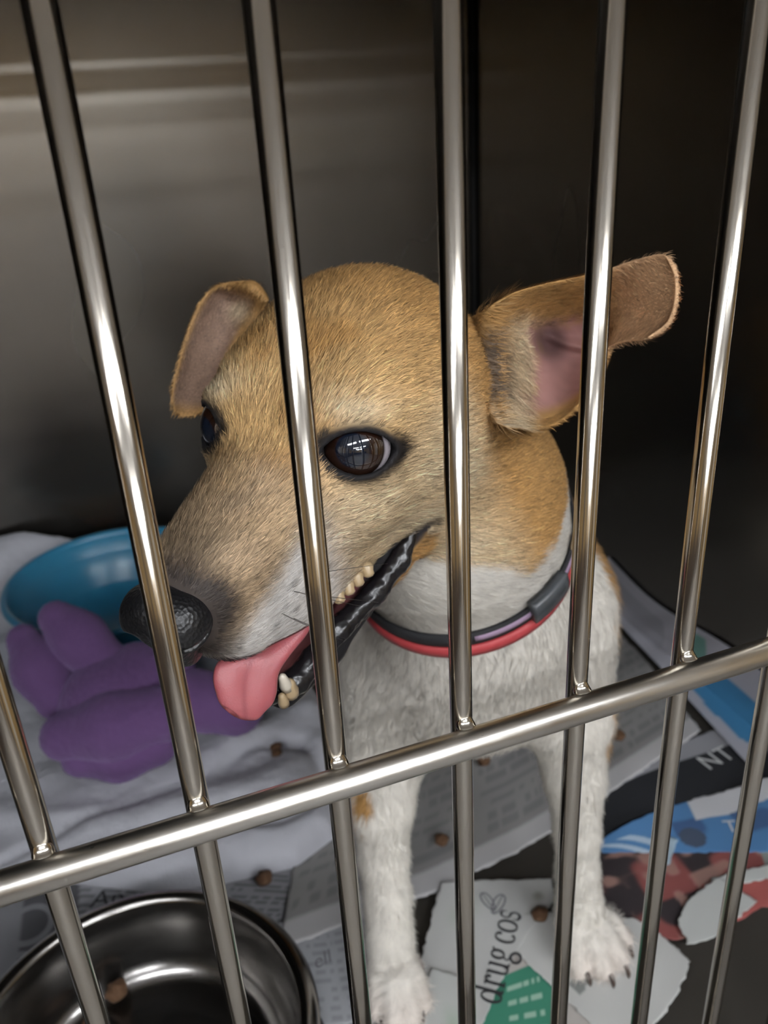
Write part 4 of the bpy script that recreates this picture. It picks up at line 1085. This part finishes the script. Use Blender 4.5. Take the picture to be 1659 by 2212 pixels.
def serif_word(word, org, dirn, size, parent, ref, mat):
    d = _v(*dirn); d /= np.linalg.norm(d); up = _v(-d[1], d[0]); x = 0
    for ch in word:
        adv, st = SERIF[ch]; VV, FF, o = [], [], 0
        for pts, w in st:
            V, F = stroke_vf(pts, w); VV.append(V); FF += [tuple(i + o for i in f) for f in F]; o += len(V)
        if VV:
            V = np.concatenate(VV); V[:, 0] += x
            P2 = _v(*org) + V[:, :1] * d * size * .8 + V[:, 1:] * up * size
            mesh_obj('letter', on_sheet(P2, ref), [f[::1] for f in FF], mat, parent, smooth=False)
        x += adv
serif_word('drug cos', (.1555, .1125), (.63, .776), .0127, drug, drug.name, M['ink'])
# leaf mark above the headline
for k, (c_, r_, a_) in enumerate((((.1865, .1755), (.0082, .0034), 40), ((.1815, .1800), (.0075, .0030), 95))):
    a = np.radians(np.linspace(0, 360, 28)); ca, sa = math.cos(math.radians(a_)), math.sin(math.radians(a_))
    e = np.stack([r_[0] * np.cos(a), r_[1] * np.sin(a) * (1 + .2 * np.cos(a))], -1); e = np.stack([e[:, 0] * ca - e[:, 1] * sa, e[:, 0] * sa + e[:, 1] * ca], -1)
    V, F = stroke_vf(_v(*c_) + e, .0011); mesh_obj('leaf_mark', on_sheet(V, drug.name), F, M['grey_ink'], drug, smooth=False)
    V, F = stroke_vf(_v(*c_) + np.outer(np.linspace(-1, 1, 6), _v(ca, sa)) * r_[0], .0008); mesh_obj('leaf_vein', on_sheet(V, drug.name), F, M['grey_ink'], drug, smooth=False)
def sans(text, org, dirn, size, ref, mat, shear=0.0, outline=False):
    cu = bpy.data.curves.new('lettering', 'FONT'); cu.body = text; cu.size = 1.0; cu.shear = shear
    if outline: cu.fill_mode = 'NONE'; cu.bevel_depth = .018; cu.bevel_resolution = 0
    tmp = bpy.data.objects.new('lettering', cu); scene.collection.objects.link(tmp)
    bpy.context.view_layer.update()
    ev = tmp.evaluated_get(bpy.context.evaluated_depsgraph_get()); me = ev.to_mesh()
    V = np.array([v.co[:2] for v in me.vertices]); F = [tuple(p.vertices) for p in me.polygons]
    ev.to_mesh_clear(); bpy.data.objects.remove(tmp); bpy.data.curves.remove(cu)
    d = _v(*dirn); d /= np.linalg.norm(d); up = _v(-d[1], d[0])
    P2 = _v(*org) + V[:, :1] * d * size + V[:, 1:] * up * size
    return mesh_obj('lettering', on_sheet(P2, ref), F, mat, bpy.data.objects[ref], smooth=False)
names = {o['label']: o.name for o in scene.objects if 'label' in o.keys()}
def ref(s): return [n for l, n in names.items() if s in l][0]
sans('APO', (-.0895, .215), (.0, 1.0), .046, ref('dark grey newspaper'), M['grey_ink'], outline=False)
sans('An', (-.067, .286), (.95, -.3), .020, ref('dark grey newspaper'), M['ink'])
sans('NT', (.395, .224), (.97, .12), .022, ref('black newspaper banner'), M['white_ink'])
sans('T', (.3640, .1680), (.92, -.38), .016, ref('blue glossy'), M['white_ink'])
sans('ell', (.062, .180), (.93, .1), .013, ref('pale torn newspaper'), M['grey_ink'], shear=.3)
